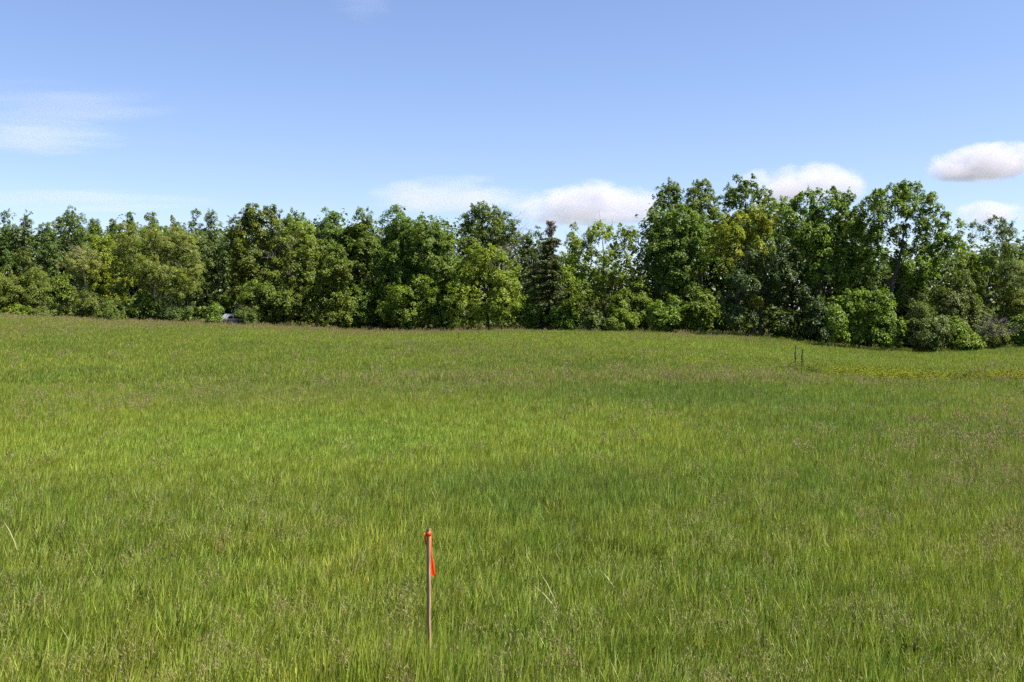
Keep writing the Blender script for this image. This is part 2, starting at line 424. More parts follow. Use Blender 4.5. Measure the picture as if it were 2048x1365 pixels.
# --- trees behind, along the skyline, left to right
tree('poplar_tree', 'slim dark poplar whose twin-spired top stands at the far left edge of the skyline', 'tree', 20, 420, 24, 'poplar', 14, cb=0.1, depth=1.6, nl=24)
tree('poplar_tree', 'second slim poplar spire from the left edge of the skyline', 'tree', 50, 421, 19, 'poplar', 14, cb=0.1, depth=1.5, nl=22)
tree('poplar_tree', 'lower ragged poplar between the left spires and the taller pointed poplar', 'tree', 90, 443, 33, 'poplar', 11, cb=0.1, nl=24)
tree('poplar_tree', 'taller pointed poplar rising above the dark round tree tops at left', 'tree', 142, 411, 33, 'poplar', 13, cb=0.1, lobes=[(142, 428, 13), (130, 440, 13), (155, 438, 13), (120, 455, 14), (142, 458, 20), (165, 462, 17), (125, 485, 22), (158, 490, 22), (140, 520, 28), (115, 540, 24), (168, 545, 24), (140, 575, 30), (140, 610, 26)])
tree('oak_tree', 'dark round-topped tree just right of the pointed poplar on the skyline', 'tree', 188, 433, 26, 'oak', 26, cb=0.15)
tree('oak_tree', 'dark tree with the lowest dip in the row of round tops at left', 'tree', 230, 437, 24, 'oak', 28, cb=0.15)
tree('oak_tree', 'small dark dome poking up left of the broadest round top at left', 'tree', 262, 425, 18, 'oak', 27, cb=0.15, depth=2)
tree('oak_tree', 'broad dark dome on the skyline above the umbrella-shaped olive tree', 'tree', 302, 427, 26, 'oak', 27, cb=0.15, depth=2)
tree('oak_tree', 'dark round top tucked left of the two-pronged poplar', 'tree', 350, 432, 24, 'oak', 24, cb=0.15)
tree('poplar_tree', 'tall two-pronged poplar right of the umbrella-shaped olive tree', 'tree', 408, 419, 42, 'poplar', 8, cb=0.08, lobes=[(398, 432, 10), (422, 435, 11), (392, 448, 13), (424, 452, 14), (408, 462, 16), (385, 475, 18), (428, 478, 18), (405, 492, 22), (435, 505, 18), (390, 515, 22), (420, 530, 24), (438, 550, 18), (400, 560, 26), (425, 585, 24), (405, 610, 24)])
tree('oak_tree', 'tall dark oak with a double-humped top left of centre', 'tree', 512, 409, 56, 'oak', 6, cb=0.06, lobes=[(545, 420, 13), (556, 432, 10), (508, 424, 15), (524, 432, 12), (488, 436, 13), (478, 446, 10), (530, 448, 18), (505, 450, 20), (480, 466, 18), (555, 455, 16), (465, 480, 16), (495, 485, 24), (530, 485, 24), (560, 485, 18), (472, 510, 20), (505, 520, 26), (540, 525, 26), (480, 545, 22), (520, 560, 26), (550, 570, 22), (485, 585, 24), (515, 600, 26), (550, 610, 20)])
tree('oak_tree', 'dark green tree with an orange-tinged crown right of the double-humped oak', 'tree', 596, 421, 46, 'oak', 5, cb=0.1, mat='elder', dens=0.45)
tree('oak_tree', 'full dark tree on the skyline behind the orange-tinged crown', 'tree', 600, 419, 50, 'oak', 7, cb=0.1)
tree('maple_tree', 'rounded maple top on the skyline behind the bright front maple', 'tree', 652, 416, 48, 'maple', 8, cb=0.1)
tree('maple_tree', 'maple with a small peaked top left of the lilac cloud', 'tree', 724, 418, 50, 'maple', 7, cb=0.08)
tree('maple_tree', 'large dense maple below the left end of the lilac cloud', 'tree', 812, 418, 62, 'maple', 4, cb=0.05)
tree('maple_tree', 'broad dense maple left of the oak with bare top branches', 'tree', 872, 430, 58, 'maple', 2, cb=0.05)
bare_tree('dead_tree', 'dead bare tree whose twigs stick out above the forked oak top', 998, 404, 106, 56)
tree('oak_tree', 'forked oak with bare twigs behind it near the centre of the skyline', 'tree', 978, 411, 64, 'oak', 6, cb=0.3, trunk=1002, dens=0.9, fill=0.5, lobes=[(948, 424, 14), (965, 420, 14), (985, 430, 14), (938, 440, 14), (962, 440, 18), (1012, 437, 11), (992, 452, 18), (1025, 455, 16), (935, 462, 18), (962, 470, 20), (1005, 478, 16), (1036, 478, 17), (980, 490, 18), (1045, 500, 14), (940, 495, 22)], fork=0.55, bark='bark', twigs=60)
tree('maple_tree', 'thin airy tree between the forked oak and the brown-topped spruce', 'tree', 1066, 450, 34, 'grey', 6, cb=0.1, dens=0.55)
tree('ash_tree', 'leafy tree peeping over the spruce just right of its brown top', 'tree', 1140, 462, 30, 'bright', 7, cb=0.1, dens=0.7)

# --- front row, left half
tree('locust_tree', 'wide umbrella-shaped olive tree at left with pale limbs showing', 'tree', 310, 455, 108, 'olive', 1.4, mat='locust', cb=0.25, trunk=309, bark='palebark', dens=1.25, twigs=120, fork=0.25,
     lobes=[(310, 470, 22), (275, 474, 22), (345, 476, 22), (375, 490, 22), (245, 488, 20), (310, 490, 26), (222, 500, 14), (395, 512, 18), (275, 510, 24), (345, 512, 26), (240, 522, 20), (380, 535, 22), (310, 535, 24), (404, 545, 12), (225, 540, 14), (350, 552, 22), (270, 550, 20), (392, 572, 18), (240, 575, 18), (365, 590, 20), (300, 582, 18)])
tree('shrub_tree', 'small pale yellowish tree with a bare pale trunk left of the umbrella-shaped tree', 'tree', 166, 490, 46, 'pale', 0, cb=0.5, trunk=177, bark='palebark', dens=1.3, twigs=60, fork=0.42, trunk_r=0.13, fill=0.5,
     lobes=[(165, 508, 16), (145, 518, 14), (190, 512, 14), (130, 532, 11), (165, 530, 18), (195, 530, 14), (178, 546, 12), (152, 548, 10)])
tree('box_elder_tree', 'yellow-green crown behind the pale-trunked small tree', 'tree', 212, 468, 48, 'elder', 6, cb=0.2)
tree('shrub', 'feathery olive shrub at the left edge of the picture', 'shrub', 8, 535, 40, 'olive', 1, cb=0.03, part='foliage')
tree('shrub', 'large feathery olive shrub in front of the poplar spires', 'shrub', 68, 533, 44, 'olive', 2, cb=0.03, part='foliage', twigs=40)
tree('shrub', 'dark leafy shrub left of the pale bare trunk', 'shrub', 122, 545, 34, 'maple', 4, cb=0.03, part='foliage')
tree('shrub', 'low bright yellow shrub at the field edge, far left', 'shrub', 40, 610, 36, 'elder', -1, cb=0.0, part='foliage', mat='bright')
tree('shrub', 'grey-green twiggy shrub directly below the pale bare trunk', 'shrub', 178, 575, 34, 'olive', 0, cb=0.0, part='foliage', dens=0.7, twigs=120)
tree('shrub', 'low olive shrub under the left side of the umbrella-shaped tree', 'shrub', 226, 596, 34, 'olive', -1, cb=0.0, part='foliage', twigs=40)
tree('shrub', 'dark low shrub under the umbrella-shaped tree', 'shrub', 290, 585, 36, 'maple', 1, cb=0.0, part='foliage', dens=0.7)
tree('shrub', 'grey-leaved shrub under the right side of the umbrella-shaped tree', 'shrub', 355, 590, 36, 'grey', 0, cb=0.0, part='foliage', dens=0.6, twigs=80)
tree('shrub', 'low shrub at the field edge left of the pale bare trunk', 'shrub', 105, 605, 36, 'olive', 0, cb=0.0, part='foliage', twigs=40)
tree('shrub', 'small bright green upright shrub left of the white vehicle roof', 'shrub', 429, 604, 20, 'bright', -1.5, cb=0.0, part='foliage', lsize=0.8)
tree('shrub', 'rounded grey-green shrub right of the white vehicle roof', 'shrub', 492, 610, 32, 'olive', -1.5, cb=0.0, part='foliage', mat='grey', twigs=30, dens=1.3)
tree('maple_tree', 'low spreading maple behind the rounded grey-green shrub', 'tree', 545, 535, 62, 'maple', 1, cb=0.08)
tree('maple_tree', 'bright green maple, leafy down to the field left of centre', 'tree', 640, 482, 62, 'bright', 0, cb=0.05, mat='maple', lobes=[(615, 500, 18), (645, 498, 18), (675, 508, 18), (600, 520, 18), (632, 522, 22), (665, 530, 22), (690, 540, 16), (590, 545, 16), (620, 548, 22), (655, 560, 22), (690, 570, 16), (600, 580, 22), (635, 590, 24), (670, 598, 24), (695, 605, 16), (585, 615, 22), (620, 625, 22), (655, 632, 22), (688, 635, 18)])
tree('shrub', 'dark leafy shrub filling the gap right of the bright front maple', 'shrub', 722, 560, 34, 'maple', 2, cb=0.02, part='foliage')
tree('box_elder_tree', 'small yellow-tipped box elder in front of the large dense maples', 'tree', 828, 546, 60, 'elder', -1, cb=0.02, mat='bright', lobes=[(850, 556, 12), (830, 568, 18), (860, 575, 18), (805, 585, 20), (840, 595, 24), (872, 600, 18), (785, 605, 20), (815, 620, 24), (850, 628, 24), (880, 632, 18), (772, 635, 18), (800, 643, 18), (835, 645, 18)])
tree('box_elder_tree', 'rounded yellow-green box elder in front of the forked oak', 'tree', 972, 490, 76, 'elder', -1.5, cb=0.05, trunk=975, lobes=[(958, 505, 16), (985, 506, 16), (935, 520, 18), (962, 525, 20), (1000, 522, 18), (1025, 535, 16), (918, 545, 18), (945, 552, 22), (980, 550, 22), (1012, 560, 20), (1035, 570, 12), (915, 575, 18), (945, 585, 22), (1000, 590, 22), (1028, 600, 16), (920, 610, 20), (955, 620, 22), (990, 628, 22), (1025, 632, 18), (905, 640, 16), (940, 645, 16)])
tree('shrub', 'green shrub between the two front box elders', 'shrub', 893, 560, 34, 'bright', 1, cb=0.02, part='foliage', mat='maple')
tree('shrub', 'low green shrub left of the spruce foot', 'shrub', 1058, 592, 32, 'bright', -1, cb=0.0, part='foliage')
tree('box_elder_tree', 'tall yellow-green box elder right of the spruce', 'tree', 1205, 441, 78, 'elder', 0, cb=0.08, dens=0.85, lobes=[(1195, 455, 12), (1150, 458, 11), (1215, 468, 17), (1245, 462, 15), (1262, 478, 14), (1180, 478, 18), (1150, 485, 16), (1230, 492, 20), (1265, 505, 14), (1140, 512, 18), (1175, 512, 20), (1210, 522, 22), (1250, 528, 18), (1135, 545, 16), (1165, 550, 20), (1200, 560, 22), (1240, 562, 20), (1150, 585, 18), (1190, 595, 22), (1145, 612, 18)], twigs=60)
tree('shrub', 'leafy green shrub at the foot of the spruce', 'shrub', 1130, 598, 34, 'bright', -2, cb=0.0, part='foliage')
tree('shrub', 'small shrub at the field edge below the tall box elder', 'shrub', 1190, 618, 30, 'bright', -2.5, cb=0.0, part='foliage', mat='grey', twigs=60)
tree('shrub', 'rounded green shrub left of the big dark maple', 'shrub', 1266, 553, 56, 'bright', 0, cb=0.02, part='foliage', twigs=30)
tree('shrub', 'low feathery green shrub at the field edge below the rounded shrub', 'shrub', 1243, 616, 34, 'bright', -3, cb=0.0, part='foliage', lsize=0.75)
tree('shrub', 'spreading light green shrub at the foot of the big dark maple', 'shrub', 1340, 588, 54, 'bright', -2, cb=0.0, part='foliage', mat='bright')
tree('shrub', 'bright shrub just right of the spreading light green one', 'shrub', 1402, 572, 40, 'bright', 0, cb=0.02, part='foliage')

# --- spruce with a brown dead top
def spruce(px, top, hw, dY):
    Y = float(edgeY(px)) + dY; x = wx(px, Y); zg = gz(x, Y); H = wz(top, Y) - zg; R = hw / F * Y
    root = empty('spruce_tree', (x, Y, zg)); tag(root, 'narrow dark spruce with a reddish brown dead top', 'tree')
    T = Tubes(6)
    T.add([(0, 0, -0.15), (0.03, 0, H * 0.3), (-0.04, 0, H * 0.6), (0.05, 0, H * 0.97)], [0.16, 0.13, 0.09, 0.02], 8)
    G = {'g': [[], [], [], []], 'd': [[], [], [], []]}
    z = 0.35
    while z < H * 0.97:
        t = z / H; dead = t > 0.84
        rr = R * (0.85 - 0.42 * t) * rng.uniform(0.6, 1.15) * (0.85 if t < 0.68 else 0.6) if not dead else R * 0.45 * (1.25 - t)
        if 0.68 < t < 0.74: rr *= 0.8
        nb = 7 if not dead else 6
        for _ in range(nb):
            az = rng.uniform(0, 2 * math.pi); L = rr * rng.uniform(0.65, 1.2) * (1.35 if math.cos(az) < 0 and not dead else 1)
            dz = rng.uniform(-0.35, -0.05) * L if not dead else rng.uniform(0.2, 0.75) * L + 0.2
            e = np.array([math.cos(az) * L, math.sin(az) * L, z + dz]); s0 = np.array([0, 0, z])
            mid = (s0 + e) / 2 + np.array([0, 0, 0.06 * L])
            T.add([s0, mid, e], [0.025, 0.016, 0.006], 4)
            k = int(130 * L) + 14 if not dead else int(60 * L) + 8
            u = rng.random(k) ** 0.8
            P = s0 * (1 - u[:, None]) + e * u[:, None] + rng.normal(size=(k, 3)) * np.array([0.13, 0.13, 0.07]) * (0.5 + 0.6 * (1 - u))[:, None]
            P[:, 2] -= 0.10 * rng.random(k)
            d = G['d' if dead or (t > 0.78 and rng.random() < 0.5) else 'g']
            d[0].append(P); d[1].append(rng.normal(size=(k, 3)) * 0.7 + np.array([0, 0, 0.6]))
            d[2].append(rng.uniform(0.12, 0.26, k)); d[3].append(np.full(k, rng.random()))
        z += rng.uniform(0.16, 0.36)
    obj('trunk', T.mesh('trunk'), M['bark'], root)
    for key, nm, mt in (('g', 'needles', 'spruce'), ('d', 'dead_top', 'deadneedle')):
        P, nn, L, tv = (np.concatenate(a) for a in G[key])
        v, f, lv, tv = leaves_np(P, nn, L, L * 0.35, rng.random(len(P)), tv)
        o = obj(nm, mesh_np(nm, v, f, 4, {'leaf_var': ('FLOAT', lv.astype(np.float32)), 'spray_var': ('FLOAT', tv.astype(np.float32))}), M[mt], root)
        if key == 'd': o['label'] = 'reddish brown dead top'
spruce(1102, 440, 62, 0.8)

# --- right half
tree('ash_tree', 'tall airy tree whose rounded top stands highest left in the right-hand group', 'tree', 1340, 360, 50, 'bright', 10, cb=0.15, mat='maple', dens=0.85, lobes=[(1345, 375, 15), (1330, 385, 15), (1320, 402, 15), (1350, 398, 18), (1312, 420, 14), (1340, 422, 18), (1310, 445, 14), (1335, 450, 18), (1355, 430, 16), (1345, 480, 26), (1345, 520, 28)])
tree('ash_tree', 'tall tree with a narrow pointed top second from left in the right-hand group', 'tree', 1402, 355, 40, 'bright', 11, cb=0.15, mat='maple', dens=0.95, lobes=[(1404, 368, 13), (1388, 382, 15), (1414, 382, 14), (1400, 398, 20), (1380, 412, 17), (1418, 410, 16), (1400, 430, 22), (1425, 435, 16), (1395, 470, 28), (1400, 510, 30)])
tree('ash_tree', 'tall tree with a broad feathery top below the right-hand white cloud', 'tree', 1492, 355, 55, 'bright', 12, cb=0.15, mat='maple', dens=0.95, lobes=[(1475, 368, 15), (1500, 370, 14), (1462, 385, 15), (1488, 388, 18), (1515, 382, 15), (1455, 405, 18), (1485, 410, 20), (1520, 400, 18), (1540, 398, 13), (1500, 440, 28), (1470, 470, 30), (1520, 480, 30)])
tree('maple_tree', 'big dark maple with deep shade beneath, left of the right-hand group', 'tree', 1358, 425, 80, 'maple', 4, cb=0.22, mat='maple', lobes=[(1300, 440, 16), (1330, 440, 22), (1362, 438, 24), (1395, 445, 24), (1300, 468, 20), (1330, 475, 26), (1370, 475, 28), (1405, 480, 26), (1300, 500, 20), (1330, 510, 24), (1370, 512, 28), (1405, 515, 26), (1310, 535, 22), (1345, 545, 26), (1385, 548, 26), (1330, 570, 22), (1370, 575, 22)])
tree('box_elder_tree', 'tall yellowish box elder between the dark maple and the bright tall tree', 'tree', 1475, 412, 75, 'elder', 4, cb=0.2, lobes=[(1540, 415, 16), (1510, 428, 20), (1478, 438, 18), (1450, 445, 18), (1540, 440, 20), (1495, 460, 22), (1460, 470, 22), (1430, 478, 20), (1420, 505, 18), (1455, 500, 22), (1490, 495, 22), (1435, 535, 20), (1470, 530, 22), (1525, 475, 22), (1520, 515, 24), (1490, 550, 22)])
tree('maple_tree', 'tall bright maple right of the yellowish box elder, lit on its right side', 'tree', 1640, 380, 88, 'bright', 3, cb=0.15, lobes=[(1615, 392, 13), (1640, 393, 13), (1665, 390, 12), (1690, 394, 11), (1590, 402, 16), (1570, 412, 16), (1625, 415, 20), (1660, 415, 18), (1690, 418, 16), (1600, 430, 22), (1570, 440, 20), (1640, 440, 24), (1680, 445, 22), (1710, 455, 12), (1585, 465, 24), (1620, 472, 26), (1660, 475, 24), (1700, 470, 18), (1600, 505, 26), (1640, 505, 22), (1690, 505, 22), (1712, 520, 14), (1660, 530, 20), (1700, 545, 18), (1730, 540, 12), (1620, 545, 22), (1680, 565, 18)])
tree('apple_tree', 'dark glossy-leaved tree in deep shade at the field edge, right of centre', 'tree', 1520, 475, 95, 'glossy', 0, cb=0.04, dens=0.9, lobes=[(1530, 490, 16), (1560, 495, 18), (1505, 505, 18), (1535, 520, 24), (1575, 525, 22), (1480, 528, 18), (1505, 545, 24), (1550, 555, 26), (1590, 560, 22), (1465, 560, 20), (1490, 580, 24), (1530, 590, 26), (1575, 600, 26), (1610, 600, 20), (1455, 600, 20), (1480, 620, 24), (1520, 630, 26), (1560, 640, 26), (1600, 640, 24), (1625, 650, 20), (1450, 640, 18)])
tree('shrub', 'dim leafy shrub under the tall bright maple', 'shrub', 1640, 590, 40, 'glossy', 1, cb=0.0, part='foliage')
tree('shrub', 'small sunlit spray of yellow-green leaves in the shade of the glossy tree', 'shrub', 1505, 588, 20, 'elder', -1, cb=0.72, part='foliage', dens=0.8, nl=7, fork=0.7)
tree('ash_tree', 'large ash with a dark forked trunk and sky showing through its crown', 'tree', 1808, 362, 102, 'bright', 4, cb=0.2, trunk=1772, mat='bright', dens=1.1, fork=0.42, trunk_r=0.26, fill=0.9, tall=0.72, lobes=[(1742, 448, 15), (1762, 462, 15), (1736, 474, 14), (1782, 476, 13), (1745, 490, 13), (1766, 508, 14), (1716, 470, 16), (1722, 500, 14), (1798, 428, 14), (1772, 430, 13), (1815, 440, 13), (1835, 450, 14), (1812, 375, 12), (1785, 382, 14), (1830, 382, 14), (1760, 392, 15), (1805, 398, 16), (1850, 396, 15), (1735, 402, 15), (1720, 425, 18), (1750, 418, 16), (1785, 415, 15), (1830, 418, 16), (1868, 415, 16), (1890, 435, 13), (1855, 440, 18), (1885, 465, 18), (1845, 470, 18), (1900, 455, 10), (1765, 445, 12), (1725, 450, 14), (1870, 495, 20), (1840, 505, 16), (1895, 495, 14), (1810, 470, 12), (1880, 525, 18), (1850, 540, 18), (1750, 470, 10), (1830, 560, 20), (1815, 500, 16), (1800, 535, 16), (1825, 530, 18), (1738, 520, 14), (1752, 552, 16), (1792, 462, 11), (1700, 440, 14)])
tree('maple_tree', 'shaded mid-height tree beneath the forked ash', 'tree', 1810, 520, 60, 'maple', 7, cb=0.05, dens=0.9)
tree('willow_tree', 'loose willow leaning right with wispy leaf sprays against the sky', 'tree', 1985, 425, 75, 'olive', 3, cb=0.3, trunk=1955, dens=1.0, mat='grey', fork=0.25, trunk_r=0.2, twigs=60, fill=0.7, tall=0.6, lobes=[(1990, 438, 10), (2005, 450, 12), (1970, 455, 10), (2025, 462, 10), (1945, 452, 8), (1990, 468, 14), (2010, 480, 14), (1965, 480, 10), (1940, 475, 8), (2000, 505, 18), (1975, 515, 16), (2030, 515, 18), (2010, 540, 20), (1985, 555, 18), (2035, 555, 20), (2000, 585, 18)])
tree('willow_tree', 'rounded olive willow at the right edge of the picture', 'tree', 2040, 505, 50, 'olive', 5, cb=0.05)
tree('maple_tree', 'lower grey-green tree in front of the gap between forked ash and leaning willow', 'tree', 1905, 540, 62, 'grey', 3, cb=0.05, dens=0.9)
tree('shrub', 'large bright leafy shrub at the field edge below the forked ash', 'shrub', 1718, 578, 80, 'bright', -1, cb=0.0, part='foliage', lobes=[(1695, 598, 18), (1725, 595, 18), (1755, 598, 18), (1670, 615, 20), (1705, 618, 22), (1740, 618, 22), (1775, 612, 14), (1660, 640, 20), (1690, 645, 24), (1725, 645, 24), (1760, 642, 20), (1785, 655, 16), (1670, 668, 20), (1705, 672, 20), (1745, 672, 20), (1780, 678, 16)])
tree('shrub', 'grey-green shrub right of the large bright one below the forked ash', 'shrub', 1850, 600, 54, 'grey', -1, cb=0.0, part='foliage', twigs=60)
tree('shrub', 'small bright yellow-green shrub right of the grey-green one', 'shrub', 1912, 630, 28, 'bright', -1, cb=0.0, part='foliage')
tree('shrub', 'lowest yellow-green shrub at the field edge below the leaning willow', 'shrub', 1938, 664, 28, 'bright', -3, cb=0.0, part='foliage', mat='bright')
tree('shrub', 'brownish twiggy shrub at the field edge near the right border', 'shrub', 1990, 640, 32, 'olive', -1, cb=0.0, part='foliage', dens=0.4, twigs=260, bark='twig')
tree('shrub', 'dark green shrub at the right border of the picture', 'shrub', 2045, 620, 36, 'maple', -1, cb=0.0, part='foliage')
tree('maple_tree', 'leafy green tree filling the gap between the forked ash and the leaning willow', 'tree', 1935, 492, 44, 'bright', 6, cb=0.05)
# just outside the frame, seen from a step to the side
tree('poplar_tree', 'poplar standing past the left edge of the picture', 'tree', -45, 425, 40, 'poplar', 12, cb=0.1)
tree('maple_tree', 'maple standing past the left edge of the picture', 'tree', -95, 450, 55, 'maple', 6, cb=0.05)
tree('maple_tree', 'maple standing past the right edge of the picture', 'tree', 2130, 450, 70, 'maple', 6, cb=0.05)

# bare branches in the gap of the orange-tinged tree
bare_tree('dead_tree', 'dead grey branches showing in the gap below the orange-tinged crown', 578, 462, 102.2, 42, nb=7, r=0.07)

# --- the wood behind, one mass
def woodland():
    P = []; Nn = []; sv = []
    T = Tubes(6)
    for px in range(-140, 2200, 34):
        for row in range(2):
            u = px + rng.uniform(-14, 14); Y = float(edgeY(u)) + 17 + row * 12 + rng.uniform(-3, 4)
            x = wx(u, Y); zg = gz(x, Y)
            if 1035 < u < 1300: tp = rng.uniform(500, 540)
            elif u > 1300 and u < 1720: tp = rng.uniform(405, 450)
            elif u >= 1880: tp = rng.uniform(472, 510)
            elif u >= 1720: tp = rng.uniform(490, 530)
            elif u < 470: tp = rng.uniform(455, 476)
            else: tp = rng.uniform(442, 466)
            H = wz(tp, Y) - zg; R = rng.uniform(2.2, 3.0)
            T.add([(x, Y, zg - .2), (x + rng.uniform(-.3, .3), Y, zg + H * .5), (x, Y, zg + H * .9)], [0.2, 0.14, 0.04], 6)
            n = int(1250 * H / 10)
            d = unit(n); d = d[d[:, 1] < 0.5]
            rr = rng.uniform(0.6, 1.0, len(d))[:, None]
            c = np.array([x, Y, zg + H * 0.52])
            lump = 1 + 0.22 * np.sin(d[:, :1] * 9 + u) * np.cos(d[:, 2:] * 8 + u * 2)
            P.append(c + d * rr * lump * np.array([R, R, H * 0.52])); Nn.append(d + rng.normal(size=d.shape) * 0.5 + np.array([0, 0, 0.4]))
            sv.append(np.full(len(d), rng.random() * 0.5) + rng.random(len(d)) * 0.5)
    for row, (dy, hh) in enumerate(((4.5, 1.7), (8.5, 2.6), (13, 3.6))):     # undergrowth
        n = 14000; u = rng.uniform(-160, 2220, n); Y = edgeY(u) + dy + rng.normal(0, 0.5, n); x = (u - 1024) / F * Y
        hb = hh * (0.6 + 0.7 * vnoise(x * 0.55, x * 0 + row, 61))
        z = ground(x, Y) + hb * rng.random(n)
        P.append(np.stack([x, Y, z], 1)); Nn.append(rng.normal(size=(n, 3)) * 0.6 + np.array([0, -0.4, 0.5])); sv.append(rng.random(n))
    P = np.concatenate(P); Nn = np.concatenate(Nn); sv = np.concatenate(sv)
    L = rng.uniform(0.32, 0.6, len(P))
    v, f, lv, tv = leaves_np(P, Nn, L, L * 0.7, rng.random(len(P)), sv)
    root = empty('woodland', (0, 110, 0)); tag(root, 'dim mass of trees filling the wood behind the front rows', 'woodland', kind='stuff')
    cr = obj('crowns', mesh_np('crowns', v - np.array([0, 110, 0]), f, 4, {'leaf_var': ('FLOAT', lv.astype(np.float32)), 'spray_var': ('FLOAT', tv.astype(np.float32))}), M['wood'], root)
    T.v = [a - np.array([0, 110, 0]) for a in T.v]
    tr = obj('trunks', T.mesh('trunks'), M['bark'], root)
    cr['kind'] = 'stuff'; tr['kind'] = 'stuff'
    return len(P)
NW = woodland()
print('LEAVES', NLEAF, NW)

# ------------------------------------------------------------------ grass
def blade(P0, H, W, lean, seg=3):
    """P0 (k,3) roots, H heights, W widths, lean (k,2) horizontal tip offset; returns verts (k,2*seg+1,3)"""
    k = len(P0); t = np.linspace(0, 1, seg + 1)
    az = rng.uniform(0, math.pi, k); side = np.stack([np.cos(az), np.sin(az), np.zeros(k)], 1)
    V = np.empty((k, 2 * seg + 1, 3))
    for s in range(seg + 1):
        c = P0.copy(); c[:, :2] += lean * t[s] ** 1.8; c[:, 2] += H * (t[s] - 0.12 * t[s] ** 3 * np.hypot(lean[:, 0], lean[:, 1]) / 0.2)
        w = W * (1.0 - 0.15 * t[s]) if s < seg else W * 0
        if s < seg:
            V[:, 2 * s] = c - side * (w * (0.75 if s == 0 else 1))[:, None] * 0.5; V[:, 2 * s + 1] = c + side * (w * (0.75 if s == 0 else 1))[:, None] * 0.5
        else: V[:, 2 * seg] = c
    return V
def tri_blade(V, seg):
    k = len(V); n = 2 * seg + 1; F_ = []
    for s in range(seg - 1):
        a = 2 * s; F_ += [(a, a + 1, a + 3), (a, a + 3, a + 2)]
    a = 2 * (seg - 1); F_.append((a, a + 1, a + 2))
    F_ = np.array(F_)
    return (F_[None] + (np.arange(k) * n)[:, None, None]).reshape(-1, 3)

def proto_leafy(nb, rad, h, w):
    a = rng.uniform(0, 2 * math.pi, nb); r = rad * np.sqrt(rng.random(nb))
    P0 = np.stack([r * np.cos(a), r * np.sin(a), np.full(nb, -0.03)], 1)
    H = h * rng.uniform(0.70, 1.1, nb)
    lean = rng.normal(size=(nb, 2)) * 0.06 * (h / 0.4) + np.array([0.05, 0.0])
    V = blade(P0, H, w * rng.uniform(0.7, 1.3, nb), lean, 3)
    f = tri_blade(V, 3)
    bv = np.repeat(rng.random(nb), 7)
    return V.reshape(-1, 3), f, bv, np.zeros(len(f), int)

def proto_seed(ns, rad, h, w, pw):
    """a few thin stalks each with a loose drooping panicle"""
    a = rng.uniform(0, 2 * math.pi, ns); r = rad * np.sqrt(rng.random(ns))
    P0 = np.stack([r * np.cos(a), r * np.sin(a), np.full(ns, -0.03)], 1)
    H = h * rng.uniform(0.85, 1.15, ns); lean = rng.normal(size=(ns, 2)) * 0.05 + np.array([0.07, 0])
    V = blade(P0, H, np.full(ns, w), lean, 3); f = tri_blade(V, 3)
    bv = list(np.repeat(rng.random(ns), 7)); vs_ = [V.reshape(-1, 3)]; fs = [f]; mi = [np.zeros(len(f), int)]
    n0 = ns * 7
    for k in range(ns):
        tip = V[k, 6]; base = V[k, 4:6].mean(0)
        m_ = 26; t = rng.uniform(0.25, 1.05, m_)[:, None]
        c = base + (tip - base) * t
        sp_ = (1.1 - t) * 0.045 + 0.008
        out = rng.normal(size=(m_, 3)) * sp_; out[:, 2] = -abs(out[:, 2]) * 0.4; out[:, 0] += sp_[:, 0] * 0.5
        c = c + out
        d = np.stack([rng.normal(size=m_) * .4 + .25, rng.normal(size=m_) * .4, rng.choice([-1, 1], m_) * rng.uniform(0.4, 1, m_)], 1); d /= np.linalg.norm(d, axis=1)[:, None]
        s = np.cross(d, rng.normal(size=(m_, 3))); s /= np.linalg.norm(s, axis=1)[:, None]
        L = rng.uniform(0.018, 0.034, m_)[:, None] * (pw / 0.006) ** 0.5; W = pw * rng.uniform(0.7, 1.2, m_)[:, None]
        q = np.stack([c - d * L / 2 - s * W / 3, c - d * L / 2 + s * W / 3, c + d * L / 2], 1)
        vs_.append(q.reshape(-1, 3)); fs.append(np.arange(m_ * 3).reshape(-1, 3) + n0); n0 += m_ * 3
        mi.append(np.ones(m_, int)); bv += list(np.repeat(rng.random(m_), 3))
    return np.concatenate(vs_), np.concatenate(fs), np.array(bv), np.concatenate(mi)

def proto_dry():
    """two or three pale dead stalks, bent over"""
    n = rng.integers(1, 4); P0 = np.column_stack([rng.normal(0, 0.06, (n, 2)), np.zeros(n)])
    an = rng.uniform(0, 6.28, n); ln_ = rng.uniform(0.12, 0.34, n)
    V = blade(P0, rng.uniform(0.40, 0.58, n), np.full(n, 0.008), np.stack([np.cos(an) * ln_, np.sin(an) * ln_], 1), 5)
    f = tri_blade(V, 5)
    return V.reshape(-1, 3), f, np.ones(len(V) * 11), np.zeros(len(f), int)

def proto_weed(nl, rad, h, lw):
    """leafy weed: stems with many broad leaves"""
    a = rng.uniform(0, 2 * math.pi, nl); z = h * rng.uniform(0.25, 1.0, nl); r = rad * np.sqrt(rng.random(nl))
    P = np.stack([r * np.cos(a), r * np.sin(a), z], 1)
    nn = rng.normal(size=(nl, 3)) * 0.5 + np.array([0, -0.1, 0.8])
    L = lw * rng.uniform(0.7, 1.3, nl)
    v, f, lv, _ = leaves_np(P, nn, L, L * 0.5, rng.random(nl), np.zeros(nl))
    f3 = np.concatenate([f[:, [0, 1, 2]], f[:, [0, 2, 3]]])
    return v, f3, lv, np.zeros(len(f3), int)

